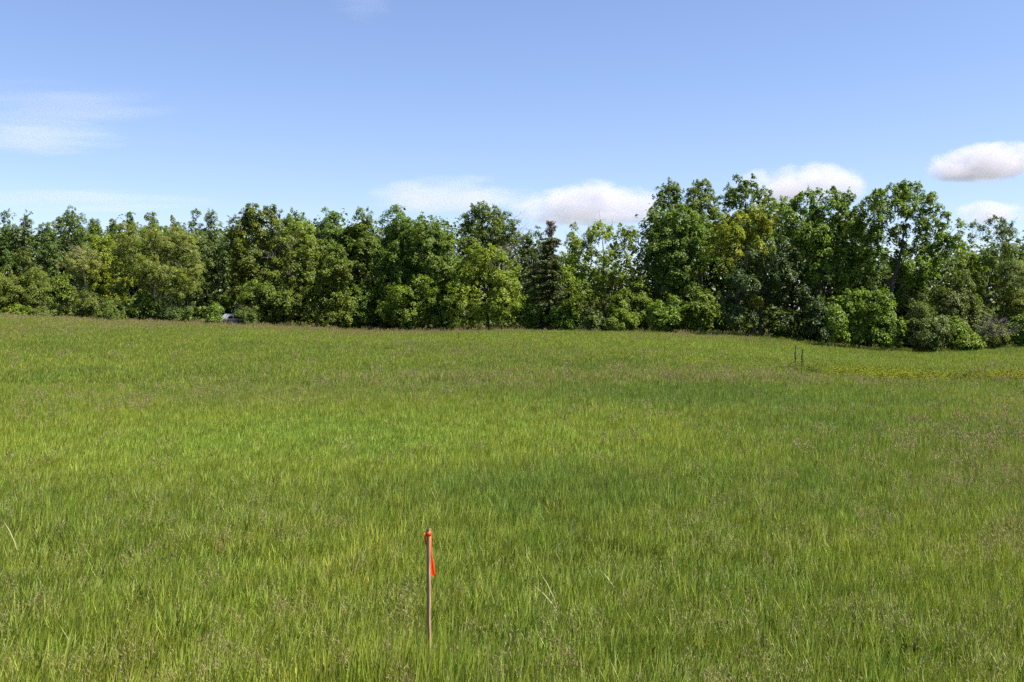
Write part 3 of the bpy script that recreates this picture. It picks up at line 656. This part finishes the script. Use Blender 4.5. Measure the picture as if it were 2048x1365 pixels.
def scatter(name, label, protos, pts, rot, scl, pid, col, mats):
    """one mesh holding the prototype tufts and the points; geometry nodes set a tuft on every point"""
    vs_, fs, bvs, mis, pidv = [], [], [], [], []; n0 = 0
    for k, (v, f, bv, mi) in enumerate(protos):
        vs_.append(v); fs.append(f + n0); n0 += len(v); bvs.append(bv); mis.append(mi); pidv.append(np.full(len(v), k))
    npv = n0; npt = len(pts)
    verts = np.concatenate(vs_ + [pts])
    z1 = np.zeros(npt); pv = np.concatenate(pidv + [np.full(npt, -1)])
    def pad(a, w): return np.concatenate([np.zeros((npv, w)), a.reshape(npt, w)]).astype(np.float32)
    me = mesh_np(name, verts, np.concatenate(fs), 3, {
        'pid': ('INT', pv.astype(np.int32)), 'bv': ('FLOAT', np.concatenate(bvs + [z1]).astype(np.float32)),
        'idx': ('INT', np.concatenate([np.full(npv, -1), pid]).astype(np.int32)),
        'rot': ('FLOAT_VECTOR', pad(rot, 3)), 'scl': ('FLOAT_VECTOR', pad(scl, 3)),
        'tint': ('FLOAT_VECTOR', pad(col, 3))}, mat_idx=np.concatenate(mis))
    o = obj(name, me, mats); tag(o, label, name.replace('_', ' ').split()[-1], kind='stuff')
    ng = bpy.data.node_groups.new(name, 'GeometryNodeTree')
    ng.interface.new_socket('Geometry', in_out='INPUT', socket_type='NodeSocketGeometry')
    ng.interface.new_socket('Geometry', in_out='OUTPUT', socket_type='NodeSocketGeometry')
    gi = ng.nodes.new('NodeGroupInput'); go = ng.nodes.new('NodeGroupOutput'); L = ng.links.new
    def named(nm, typ):
        n = ng.nodes.new('GeometryNodeInputNamedAttribute'); n.data_type = typ; n.inputs[0].default_value = nm
        return n.outputs[0]
    def eq(sock, val):
        c = ng.nodes.new('FunctionNodeCompare'); c.data_type = 'INT'; c.operation = 'EQUAL'
        L(sock, c.inputs[2]); c.inputs[3].default_value = val; return c.outputs[0]
    jn = ng.nodes.new('GeometryNodeJoinGeometry')
    for k in range(len(protos)):
        sg = ng.nodes.new('GeometryNodeSeparateGeometry'); sg.domain = 'POINT'
        L(gi.outputs[0], sg.inputs[0]); L(eq(named('pid', 'INT'), k), sg.inputs[1])
        ip = ng.nodes.new('GeometryNodeInstanceOnPoints')
        L(gi.outputs[0], ip.inputs['Points']); L(eq(named('idx', 'INT'), k), ip.inputs['Selection'])
        L(sg.outputs[0], ip.inputs['Instance'])
        L(named('rot', 'FLOAT_VECTOR'), ip.inputs['Rotation']); L(named('scl', 'FLOAT_VECTOR'), ip.inputs['Scale'])
        L(ip.outputs[0], jn.inputs[0])
    L(jn.outputs[0], go.inputs[0])
    md = o.modifiers.new('scatter', 'NODES'); md.node_group = ng
    return o

def grass_mat(name, trans=0.35, rough=0.5, spec=0.35, lo=0.58, hi=1.4):
    m, nt, b = new_mat(name)
    t = attr(nt, 'tint', 'INSTANCER').outputs['Color']; bv = attr(nt, 'bv').outputs['Fac']
    oi = N(nt, 'ShaderNodeObjectInfo')
    hs = N(nt, 'ShaderNodeHueSaturation'); nt.links.new(t, hs.inputs['Color'])
    nt.links.new(maprange(nt, bv, 0, 1, lo, hi), hs.inputs['Value'])
    nt.links.new(maprange(nt, oi.outputs['Random'], 0, 1, 0.482, 0.512), hs.inputs['Hue'])
    c = mixc(nt, maprange(nt, bv, 0.9, 1.0, 0, 0.75), hs.outputs[0], (0.30, 0.27, 0.12))
    nt.links.new(c, b.inputs['Base Color']); b.inputs['Roughness'].default_value = rough; b.inputs['Specular IOR Level'].default_value = spec
    add_translucent(nt, b, mixc(nt, 1.0, c, (1.15, 1.2, 0.6), 'MULTIPLY'), trans)
    return m
def seed_mat(name):
    m, nt, b = new_mat(name)
    bv = attr(nt, 'bv').outputs['Fac']
    c = mixc(nt, bv, (0.17, 0.13, 0.045), (0.30, 0.245, 0.105))
    nt.links.new(c, b.inputs['Base Color']); b.inputs['Roughness'].default_value = 0.7
    add_translucent(nt, b, c, 0.25)
    return m
M['grass'] = grass_mat('grass blade'); M['seed'] = seed_mat('brown seed head'); M['weed'] = grass_mat('weed leaf', 0.35, 0.65, 0.15, 0.7, 1.1)

def wedge(y0, y1, per_m2, side=4.0, half=0.525):
    """random points on the field between two depths"""
    w0 = half * y1 + side; area = (y1 - y0) * 2 * w0; n = int(area * per_m2)
    y = rng.uniform(y0, y1, n); x = rng.uniform(-w0, w0, n)
    k = (np.abs(x) < half * y + side)
    x, y = x[k], y[k]
    u = 1024 + F * x / y
    k = y < edgeY(np.clip(u, -400, 2450)) + 5
    return x[k], y[k]

def gauss(u, v, cu, cv, su, sv): return np.exp(-((u - cu) / su) ** 2 - ((v - cv) / sv) ** 2)
YG = np.array([0.245, 0.290, 0.034]); GR = np.array([0.158, 0.222, 0.027]); BG = np.array([0.112, 0.178, 0.028]); TN = np.array([0.25, 0.235, 0.07])
def field(x, y):
    """colour of the sward, share of seed heads and height over the field (world coordinates)"""
    n1 = fbm(x * 0.35 + 3, y * 0.13, 11); n2 = fbm(x * 0.9, y * 0.4, 21); n3 = fbm(x * 0.06 + 9, y * 0.05, 31); n4 = fbm(x * 0.16 - 4, y * 0.06 + 2, 41)
    lush = 0.9 * gauss(x, y, -3.8, 21, 5.5, 5.5) + 0.5 * gauss(x, y, 18, 62, 14, 8) + 0.4 * gauss(x, y, 2, 78, 20, 8)   # bright young growth
    dark = 0.45 * gauss(x, y, 0.8, 14.0, 3.0, 2.2) + 0.25 * gauss(x, y, 6.0, 30, 8, 5) + 0.25 * gauss(x, y, 2, 36, 12, 5) + 0.2 * gauss(x, y, -7, 13, 4, 2)
    dry = 0.75 * gauss(x, y, 14.5, 37.5, 9, 2.2) + 0.28 * ss(58, 92, y) * ss(6, -12, x) + 0.25 * gauss(x, y, -12, 30, 8, 6) + 0.45 * (1 - ss(5, 9.5, y)) + 0.25 * gauss(x, y, 5, 9, 3, 2) + 0.3 * gauss(x, y, 7.5, 13, 4, 5)
    f = np.clip(0.5 + 1.1 * (n1 - 0.5) + 0.9 * (n2 - 0.5) + lush - dark * 0.9, 0, 1)[:, None]
    c = GR * (1 - f) + YG * f
    lm = np.clip(lush * 0.75, 0, 0.8)[:, None]; c = c * (1 - lm) + np.array([0.185, 0.285, 0.030]) * lm
    g = np.clip(dark + 1.2 * (n4 - 0.55) - lush, 0, 1)[:, None]
    c = c * (1 - g) + BG * g
    d = np.clip(dry * 0.9 + 1.6 * (n3 - 0.55), 0, 0.75)[:, None]
    c = c * (1 - d) + TN * d
    seed = (1 - 0.65 * ss(18, 30, y) * (1 - ss(75, 90, y)) * (1 - 0.8 * gauss(x, y, 14.5, 37.5, 9, 2.5))) * np.clip(0.24 + 1.4 * (n1 * 0.4 + n3 * 0.6 - 0.5) + dry * 0.7 - lush * 0.8 - 0.3 * dark, 0.02, 1)
    h = 0.65 * gauss(x, y, -0.53, 6.05, 0.6, 0.5) + np.clip(0.98 + 0.35 * (n3 - 0.5) + 0.25 * (n2 - 0.5) - 0.22 * lush + 0.12 * dark, 0.65, 1.3)
    u = 1024 + F * x / y; h = h * (1 + 0.4 * ss(-5, 0, y - edgeY(np.clip(u, -400, 2450))))
    return c, seed, h

def build_grass():
    near = [proto_leafy(64, 0.17, 0.39, 0.0085) for _ in range(6)]
    mid = [proto_leafy(46, 0.22, 0.39, 0.0112) for _ in range(6)]
    far = [proto_leafy(44, 0.34, 0.39, 0.019) for _ in range(6)]
    P, PID = [], []
    for (y0, y1, dens, k0) in ((3.5, 9, 75, 0), (9, 17, 55, 0), (17, 34, 36, 6), (34, 60, 18, 12), (60, 108, 12, 12)):
        x, y = wedge(y0, y1, dens); P.append(np.stack([x, y], 1)); PID.append(k0 + rng.integers(0, 6, len(x)))
    P = np.concatenate(P); PID = np.concatenate(PID)
    c, seed, h = field(P[:, 0], P[:, 1])
    n = len(P); z = ground(P[:, 0], P[:, 1])
    rot = np.zeros((n, 3)); rot[:, 2] = rng.normal(0, 0.55, n); rot[:, 0] = rng.normal(0, 0.06, n)
    s = rng.uniform(0.85, 1.15, n); scl = np.stack([s, s, s * h * rng.uniform(0.8, 1.15, n)], 1)
    c = c * rng.uniform(0.82, 1.18, (n, 1)) * (1 + rng.normal(0, 0.04, (n, 3)))
    scatter('meadow_grass', 'green meadow grass covering the whole field', near + mid + far, np.column_stack([P, z]), rot, scl, PID, c, [M['grass'], M['seed']])
    print('GRASS', n)
    # seed heads
    ps = [proto_seed(4, 0.16, 0.53, 0.0035, 0.0065) for _ in range(6)] + [proto_seed(4, 0.22, 0.56, 0.007, 0.013) for _ in range(5)] + [proto_seed(5, 0.34, 0.56, 0.014, 0.024) for _ in range(5)]
    P, PID = [], []
    for (y0, y1, dens, k0, kn) in ((3.5, 15, 24, 0, 6), (15, 40, 9, 6, 5), (40, 108, 2.4, 11, 5)):
        x, y = wedge(y0, y1, dens); P.append(np.stack([x, y], 1)); PID.append(k0 + rng.integers(0, kn, len(x)))
    P = np.concatenate(P); PID = np.concatenate(PID)
    c, seed, h = field(P[:, 0], P[:, 1])
    k = rng.random(len(P)) < seed; P = P[k]; PID = PID[k]; c = c[k]; h = h[k]
    ps += [proto_dry() for _ in range(8)]; x, y = wedge(4.5, 15, 0.3)
    P = np.concatenate([P, np.stack([x, y], 1)]); PID = np.concatenate([PID, 16 + rng.integers(0, 8, len(x))])
    c = np.concatenate([c, np.tile(np.array([0.36, 0.34, 0.20]), (len(x), 1))]); h = np.concatenate([h, np.ones(len(x))])
    n = len(P); z = ground(P[:, 0], P[:, 1])
    rot = np.zeros((n, 3)); rot[:, 2] = rng.normal(0, 0.7, n)
    s = rng.uniform(0.85, 1.15, n); scl = np.stack([s, s, s * h * rng.uniform(0.85, 1.1, n)], 1)
    scatter('seeding_grass', 'thin grass stalks with brownish seed heads standing through the meadow', ps, np.column_stack([P, z]), rot, scl, PID, c * 0.6 + TN * 0.4, [M['grass'], M['seed']])
    print('SEED', n)
    # leafy weeds in the low strip on the right
    pw = [proto_weed(80, 0.32, 0.56, 0.085) for _ in range(5)]
    P = []; C = []
    for cu, cv, su, sv, n, col in ((15.9, 41.5, 1.5, 1.1, 120, (0.156, 0.198, 0.020)), (14.9, 42.6, 1.0, 0.8, 40, (0.150, 0.192, 0.020)), (20.6, 40.2, 1.2, 0.9, 90, (0.163, 0.192, 0.020)), (18.4, 41.0, 1.4, 0.9, 36, (0.12, 0.15, 0.02)), (12.9, 44.0, 1.0, 0.7, 22, (0.10, 0.14, 0.03)),
                                   (11.0, 45.5, 1.6, 0.8, 12, (0.12, 0.17, 0.04)), (8.8, 46.5, 0.5, 0.5, 6, (0.16, 0.20, 0.03)), (-7.4, 60, 0.5, 0.5, 5, (0.07, 0.13, 0.02)), (22.5, 70, 3, 1.5, 12, (0.15, 0.19, 0.03)), (6.5, 50, 2.5, 1.0, 9, (0.15, 0.2, 0.03))):
        P.append(np.stack([rng.normal(cu, su * 0.7, n), rng.normal(cv, sv, n)], 1)); C.append(np.tile(np.array(col), (n, 1)))
    ue = rng.uniform(-60, 2110, 210); ye = edgeY(ue) - rng.uniform(0.3, 3.0, 210)          # tall weeds along the foot of the wood
    P.append(np.stack([(ue - 1024) / F * ye, ye], 1)); C.append(np.array([0.085, 0.125, 0.022]) * rng.uniform(0.7, 1.5, (210, 1)) * np.array([1, 1, 1]))
    P = np.concatenate(P); C = np.concatenate(C); n = len(P)
    C = C * rng.uniform(0.7, 1.1, (n, 1)) * np.array([1.25, 1.12, 0.75])
    rot = np.zeros((n, 3)); rot[:, 2] = rng.uniform(0, 6.28, n); s = rng.uniform(0.55, 1.15, n)
    scatter('leafy_weeds', 'patches of yellow-green leafy weeds in the field at right', pw, np.column_stack([P, ground(P[:, 0], P[:, 1])]), rot, np.stack([s, s, s], 1), rng.integers(0, 5, n), C, [M['weed']])
build_grass()

# ------------------------------------------------------------------ survey stake with ribbon
def stake():
    Y = 6.5; x = wx(857, Y); zg = gz(x, Y)
    top = wz(1058, Y) - zg
    root = empty('survey_stake', (x, Y, zg)); tag(root, 'upright wooden survey stake with bright orange ribbon in the near grass', 'stake')
    m, nt, b = new_mat('weathered stake wood')
    tc = N(nt, 'ShaderNodeTexCoord'); mp = N(nt, 'ShaderNodeMapping'); mp.inputs['Scale'].default_value = (60, 60, 3)
    nt.links.new(tc.outputs['Object'], mp.inputs[0]); no = N(nt, 'ShaderNodeTexNoise'); no.inputs['Scale'].default_value = 2.5; no.inputs['Detail'].default_value = 8
    nt.links.new(mp.outputs[0], no.inputs['Vector'])
    c = mixc(nt, maprange(nt, no.outputs[0], 0.4, 0.62, 0, 1), (0.15, 0.105, 0.048), (0.40, 0.235, 0.125))
    nt.links.new(c, b.inputs['Base Color']); b.inputs['Roughness'].default_value = 0.85
    bp = N(nt, 'ShaderNodeBump'); bp.inputs['Strength'].default_value = 0.4; nt.links.new(no.outputs[0], bp.inputs['Height']); nt.links.new(bp.outputs[0], b.inputs['Normal'])
    # square lath turned so that two faces show; rough sawn, slightly bowed
    import bmesh
    bm = bmesh.new(); w, d = 0.0245, 0.0175
    rings = []
    for k, t in enumerate(np.linspace(0, 1, 9)):
        z = -0.25 + (top + 0.25) * t; s = 0.25 + 0.75 * min(1, (z + 0.25) / 0.2)
        bow = 0.004 * math.sin(t * 3.1)
        rings.append([bm.verts.new((sx * w / 2 * s + bow, sy * d / 2 * s, z + (0.004 * sx if k == 8 else 0))) for sx, sy in ((-1, -1), (1, -1), (1, 1), (-1, 1))])
    for a, c_ in zip(rings, rings[1:]):
        for q in range(4): bm.faces.new((a[q], a[(q + 1) % 4], c_[(q + 1) % 4], c_[q]))
    bm.faces.new(rings[0][::-1]); bm.faces.new(rings[-1])
    bmesh.ops.bevel(bm, geom=[e for e in bm.edges if abs((e.verts[0].co - e.verts[1].co).normalized().z) > 0.9], offset=0.0018, segments=1, affect='EDGES')
    me = bpy.data.meshes.new('post'); bm.to_mesh(me); bm.free()
    p = obj('post', me, m, root); p.rotation_euler.z = math.radians(-42); p['label'] = 'square wooden post, dark on its left face'
    # ribbon: a knot round the top and a hanging tail
    m, nt, b = new_mat('fluorescent orange ribbon'); b.inputs['Base Color'].default_value = (0.92, 0.085, 0.012, 1); b.inputs['Roughness'].default_value = 0.35
    rgb = N(nt, 'ShaderNodeRGB'); rgb.outputs[0].default_value = (0.95, 0.10, 0.015, 1); add_translucent(nt, b, rgb.outputs[0], 0.35)
    V = []; Fq = []
    def strip(path, wid, dirs):
        n0 = len(V)
        for q, (pt, w_, dr) in enumerate(zip(path, wid, dirs)):
            pt = np.array(pt); dr = np.array(dr, float); dr /= np.linalg.norm(dr)
            V.append(pt - dr * w_ / 2); V.append(pt + dr * w_ / 2)
            if q: Fq.append((n0 + 2 * q - 2, n0 + 2 * q - 1, n0 + 2 * q + 1, n0 + 2 * q))
    a = math.radians(-42); ca, sa = math.cos(a), math.sin(a)
    loop = []
    for (lx, ly) in ((-1.18, -1.2), (0, -1.25), (1.18, -1.2), (1.25, 0), (1.18, 1.2), (0, 1.25), (-1.18, 1.2), (-1.25, 0), (-1.18, -1.2)):
        X_, Y_ = lx * w / 2, ly * d / 2
        loop.append((X_ * ca - Y_ * sa, X_ * sa + Y_ * ca, top - 0.034 + 0.002 * lx))
    strip(loop, [0.027, 0.030, 0.028, 0.026, 0.028, 0.030, 0.03, 0.031, 0.027], [(0, 0, 1)] * 9)
    # left loose loop, pulled down beside the post
    strip([(-0.022, -0.006, top - 0.030), (-0.023, -0.004, top - 0.055), (-0.019, 0.0, top - 0.085), (-0.013, 0.010, top - 0.115)], [0.012, 0.012, 0.010, 0.006], [(1, 0.3, 0)] * 4)
    # tail hanging behind and right of the post, its end twisted open
    strip([(0.014, 0.016, top - 0.045), (0.016, 0.016, top - 0.10), (0.017, 0.014, top - 0.15), (0.019, 0.012, top - 0.185), (0.024, 0.010, top - 0.215), (0.028, 0.010, top - 0.26), (0.031, 0.011, top - 0.295), (0.033, 0.013, top - 0.312)],
          [0.012, 0.010, 0.013, 0.013, 0.023, 0.026, 0.026, 0.024], [(0.6, 0.8, 0), (0.5, 0.8, 0), (0.7, 0.6, 0), (0.8, -0.4, 0.05), (1, -0.3, 0.1), (1, -0.25, 0.14), (1, -0.2, 0.12), (1, -0.2, 0.08)])
    me = mesh_np('flagging_ribbon', np.array(V), np.array(Fq), 4, smooth=True)
    r = obj('flagging_ribbon', me, m, root); r['label'] = 'bright orange flagging ribbon tied round the top'
    sd_ = r.modifiers.new('thickness', 'SOLIDIFY'); sd_.thickness = 0.0006
stake()

# ------------------------------------------------------------------ dead mullein stalks
def mullein(label, px, base_row, top_row, Y, bend=0.0, group=None, hs=1.0):
    x = wx(px, Y); zg = gz(x, Y); H = wz(top_row, Y) - zg
    root = empty('mullein_stalk', (x, Y, zg)); tag(root, label, 'plant stalk', group)
    m = M.get('mull')
    if m is None: m = M['mull'] = bark_mat('dead dark stalk', (0.020, 0.015, 0.012), (0.045, 0.034, 0.026), 20)
    T = Tubes(7)
    z1 = H * 0.52
    T.add([(0, 0, -0.1), (0.01, 0, z1 * 0.5), (bend * 0.4, 0, z1)], [0.014, 0.012, 0.011])
    obj('stem', T.mesh('stem'), m, root)
    T = Tubes(8); n = 15; t = np.linspace(0, 1, n)
    pts = np.stack([bend * (0.4 + 0.6 * t) + 0.012 * np.sin(t * 9), np.zeros(n), z1 - 0.01 + (H - z1) * t], 1)
    rad = (0.014 + 0.014 * np.sin(math.pi * np.clip(t * 1.05, 0, 1)) ** 0.7 + rng.uniform(-0.004, 0.005, n)) * hs; rad[-1] = 0.006; rad[0] = 0.014
    T.add(pts, rad)
    for _ in range(70):   # empty seed capsules
        q = rng.random() * 0.93; c = np.array([np.interp(q, t, pts[:, 0]), 0, np.interp(q, t, pts[:, 2])]); az = rng.uniform(0, 6.28); r0 = np.interp(q, t, rad)
        e = c + np.array([math.cos(az), math.sin(az), 0.5]) * (r0 + 0.010)
        T.add([c, (c + e) / 2, e], [0.010, 0.010, 0.003], 4)
    obj('seed_spike', T.mesh('seed_spike'), m, root)
mullein('taller of the two dark dead mullein stalks standing in the field at right', 1590, 748, 690, 40.5, 0.02)
mullein('shorter right-hand one of the two dark dead mullein stalks', 1602, 748, 697, 40.8, 0.07)
mullein('lone thin dark stalk near the far edge of the field at centre', 917, 676, 663, 70, 0.0, hs=0.9)

# ------------------------------------------------------------------ white vehicle and board pile half hidden behind the shrubs
def plain(name, col, rough=0.5, metal=0.0):
    m, nt, b = new_mat(name)
    no = N(nt, 'ShaderNodeTexNoise'); no.inputs['Scale'].default_value = 6; no.inputs['Detail'].default_value = 5
    c = mixc(nt, maprange(nt, no.outputs[0], 0.3, 0.7, 0, 1), tuple(v * 0.85 for v in col), col)
    nt.links.new(c, b.inputs['Base Color']); b.inputs['Roughness'].default_value = rough; b.inputs['Metallic'].default_value = metal
    return m
def vehicle():
    import bmesh
    Y = float(edgeY(462)) + 1.6; x = wx(465, Y); zg = gz(x, Y)
    root = empty('parked_vehicle', (x, Y, zg)); tag(root, 'white vehicle at the wood edge, only its roof corner showing between two shrubs', 'vehicle')
    white = plain('white car paint', (0.8, 0.8, 0.8), 0.3); dark = plain('tinted glass', (0.02, 0.022, 0.025), 0.1); rub = plain('tyre rubber', (0.02, 0.02, 0.02), 0.9); rim = plain('wheel rim', (0.4, 0.4, 0.42), 0.4, 0.8)
    ztop = wz(628, Y) - zg
    s = ztop / 1.75
    prof = [(-2.1, 0.35), (-2.12, 0.85), (-1.25, 1.0), (-0.95, 1.5), (-0.72, 1.72), (1.7, 1.75), (1.95, 1.5), (2.05, 0.9), (2.05, 0.35)]
    def prism(name, pr, y0, y1, mat, par):
        bm = bmesh.new()
        A = [bm.verts.new((a * s, y0 * s, b_ * s)) for a, b_ in pr]; B = [bm.verts.new((a * s, y1 * s, b_ * s)) for a, b_ in pr]
        n = len(pr)
        for k in range(n): bm.faces.new((A[k], A[(k + 1) % n], B[(k + 1) % n], B[k]))
        bm.faces.new(A[::-1]); bm.faces.new(B)
        bmesh.ops.recalc_face_normals(bm, faces=bm.faces)
        bmesh.ops.bevel(bm, geom=list(bm.edges), offset=0.04 * s if mat is white else 0.004, segments=2, affect='EDGES')
        me = bpy.data.meshes.new(name); bm.to_mesh(me); bm.free()
        return obj(name, me, mat, par)
    prism('body', prof, -0.85, 0.85, white, root)
    prism('side_window', [(-0.25, 1.12), (-0.25, 1.45), (0.28, 1.47), (0.28, 1.12)], -0.875, -0.86, dark, root)
    prism('side_window', [(0.38, 1.08), (0.38, 1.55), (1.55, 1.55), (1.75, 1.08)], -0.875, -0.86, dark, root)
    for wxx in (-1.35, 1.3):
        T = Tubes(20); T.add([(wxx * s, -0.88 * s, 0.33 * s), (wxx * s, -0.66 * s, 0.33 * s)], [0.33 * s, 0.33 * s], 20)
        w_ = obj('wheel', T.mesh('wheel'), rub, root)
        T = Tubes(16); T.add([(wxx * s, -0.895 * s, 0.33 * s), (wxx * s, -0.89 * s, 0.33 * s), (wxx * s, -0.84 * s, 0.33 * s)], [0.03 * s, 0.2 * s, 0.21 * s], 16)
        obj('rim', T.mesh('rim'), rim, w_)
    # boards stacked in front, seen between the shrubs
    Y2 = float(edgeY(465)) - 0.6; x2 = wx(462, Y2); z2 = gz(x2, Y2)
    root = empty('board_pile', (x2, Y2, z2)); tag(root, 'low pile of reddish brown boards below the white vehicle roof', 'board pile')
    mb = bark_mat('reddish brown board', (0.10, 0.055, 0.042), (0.20, 0.12, 0.095), 4)
    import bmesh as bmm
    for k in range(9):
        bm = bmm.new(); bmm.ops.create_cube(bm, size=1)
        bmm.ops.scale(bm, vec=(rng.uniform(1.9, 2.3), 0.16, 0.075), verts=bm.verts)
        bmm.ops.bevel(bm, geom=list(bm.edges), offset=0.006, segments=1, affect='EDGES')
        me = bpy.data.meshes.new('board'); bm.to_mesh(me); bm.free()
        o = obj('board', me, mb, root); o.location = (rng.uniform(-0.12, 0.12), rng.uniform(-0.05, 0.05), 0.05 + k * 0.105); o.rotation_euler = (0, rng.uniform(-0.01, 0.01), rng.uniform(-0.06, 0.06))
vehicle()

# ------------------------------------------------------------------ clouds
def cloud(name, label, px, row, hwx, hwz, Y, dens, seed, nscale=2.2, edge=0.55, kind='cumulus', thick=None, step=1.0):
    import bmesh
    x = wx(px, Y); z = wz(row, Y); rx = hwx / F * Y; rz = hwz / F * Y; ry = thick or rx * 0.6
    bm = bmesh.new(); bmesh.ops.create_icosphere(bm, subdivisions=3, radius=1.0)
    me = bpy.data.meshes.new(name); bm.to_mesh(me); bm.free()
    m = bpy.data.materials.new(label[:40]); m.use_nodes = True; nt = m.node_tree; nt.nodes.remove(nt.nodes['Principled BSDF'])
    out = nt.nodes['Material Output']
    tc = N(nt, 'ShaderNodeTexCoord'); P = tc.outputs['Object']
    def math_(op, a, b_=None, c_=None):
        n = N(nt, 'ShaderNodeMath', operation=op)
        for k, v in enumerate((a, b_, c_)):
            if v is None: continue
            if isinstance(v, (int, float)): n.inputs[k].default_value = v
            else: nt.links.new(v, n.inputs[k])
        return n.outputs[0]
    ln = N(nt, 'ShaderNodeVectorMath', operation='LENGTH')
    no = N(nt, 'ShaderNodeTexNoise'); no.inputs['Detail'].default_value = 7; no.inputs['Roughness'].default_value = 0.6; no.inputs['Scale'].default_value = nscale
    mp = N(nt, 'ShaderNodeMapping'); mp.inputs['Location'].default_value = (seed * 3.1, seed * 1.7, seed * 0.9)
    if kind == 'cumulus':
        mp.inputs['Scale'].default_value = (1.0, 0.6, 0.55)
        sep = N(nt, 'ShaderNodeSeparateXYZ'); nt.links.new(P, sep.inputs[0])
        low = math_('MULTIPLY', math_('MINIMUM', math_('ADD', sep.outputs[2], 0.25), 0.0), 1.6)   # flatter base
        zz = math_('ADD', sep.outputs[2], low)
        cmb = N(nt, 'ShaderNodeCombineXYZ'); nt.links.new(sep.outputs[0], cmb.inputs[0]); nt.links.new(sep.outputs[1], cmb.inputs[1]); nt.links.new(zz, cmb.inputs[2])
        nt.links.new(cmb.outputs[0], ln.inputs[0])
    else:
        mp.inputs['Scale'].default_value = (0.55, 0.6, 1.5); mp.inputs['Rotation'].default_value = (0, math.radians(-12), 0)
        nt.links.new(P, ln.inputs[0])
    nt.links.new(P, mp.inputs[0]); nt.links.new(mp.outputs[0], no.inputs['Vector'])
    fall = math_('SUBTRACT', 1.0, ln.outputs['Value'])
    v = math_('ADD', fall, math_('MULTIPLY', math_('SUBTRACT', no.outputs[0], 0.5), 3.2 if kind == 'cumulus' else 3.4))
    v = math_('MULTIPLY', v, maprange(nt, fall, 0.0, 0.25, 0, 1))
    dn = maprange(nt, v, 0.22, 0.22 + edge, 0, dens)
    sc_ = N(nt, 'ShaderNodeVolumePrincipled'); sc_.inputs['Absorption Color'].default_value = (0, 0, 0, 1); sc_.inputs['Color'].default_value = (0.77, 0.745, 0.79, 1) if kind == 'cumulus' else (0.80, 0.79, 0.82, 1); sc_.inputs['Anisotropy'].default_value = 0.0
    nt.links.new(dn, sc_.inputs['Density']); nt.links.new(sc_.outputs[0], out.inputs['Volume'])
    o = obj(name, me, m); o.location = (x, Y, z); o.scale = (rx, ry, rz)
    tag(o, label, 'cloud')
    return o
K = 1 / 100.0
cloud('cumulus_cloud', 'thin flat lilac-grey cloud above the middle of the tree line', 920, 398, 255, 54, 2600, 0.38 * K, 1, nscale=2.4, edge=0.5)
cloud('cumulus_cloud', 'white cloud on the tree line left of the tall right-hand trees', 1180, 418, 185, 68, 2500, 1.7 * K, 2, nscale=2.4, edge=0.5)
cloud('cumulus_cloud', 'white puffy cloud behind the tops of the tall right-hand trees', 1600, 378, 165, 70, 2500, 1.7 * K, 3, nscale=2.4, edge=0.5)
cloud('cumulus_cloud', 'brightest white cloud, with a flat base, at the right border', 1990, 336, 170, 62, 2400, 2.1 * K, 4, nscale=2.4, edge=0.5)
cloud('cumulus_cloud', 'low white cloud behind the leaning willow at right', 1985, 430, 100, 36, 2800, 1.5 * K, 5, nscale=2.4, edge=0.5)
C = 1 / 1000.0
cloud('cirrus_cloud', 'bright streak of thin cloud at the left border, lower of the wide pair', 60, 275, 240, 38, 5000, 1.2 * C, 6, nscale=2.2, kind='cirrus', thick=400)
cloud('cirrus_cloud', 'broad faint veil of thin cloud above the bright streak at left', 110, 212, 300, 56, 5200, 0.45 * C, 7, nscale=2.0, kind='cirrus', thick=400)
cloud('cirrus_cloud', 'long faint streak of thin cloud just above the left tree tops', 140, 402, 360, 26, 5400, 1.0 * C, 8, nscale=2.4, kind='cirrus', thick=400)
cloud('cirrus_cloud', 'small faint wisp at the top edge of the picture left of centre', 720, 8, 80, 32, 5200, 0.45 * C, 9, nscale=2.2, kind='cirrus', thick=300)
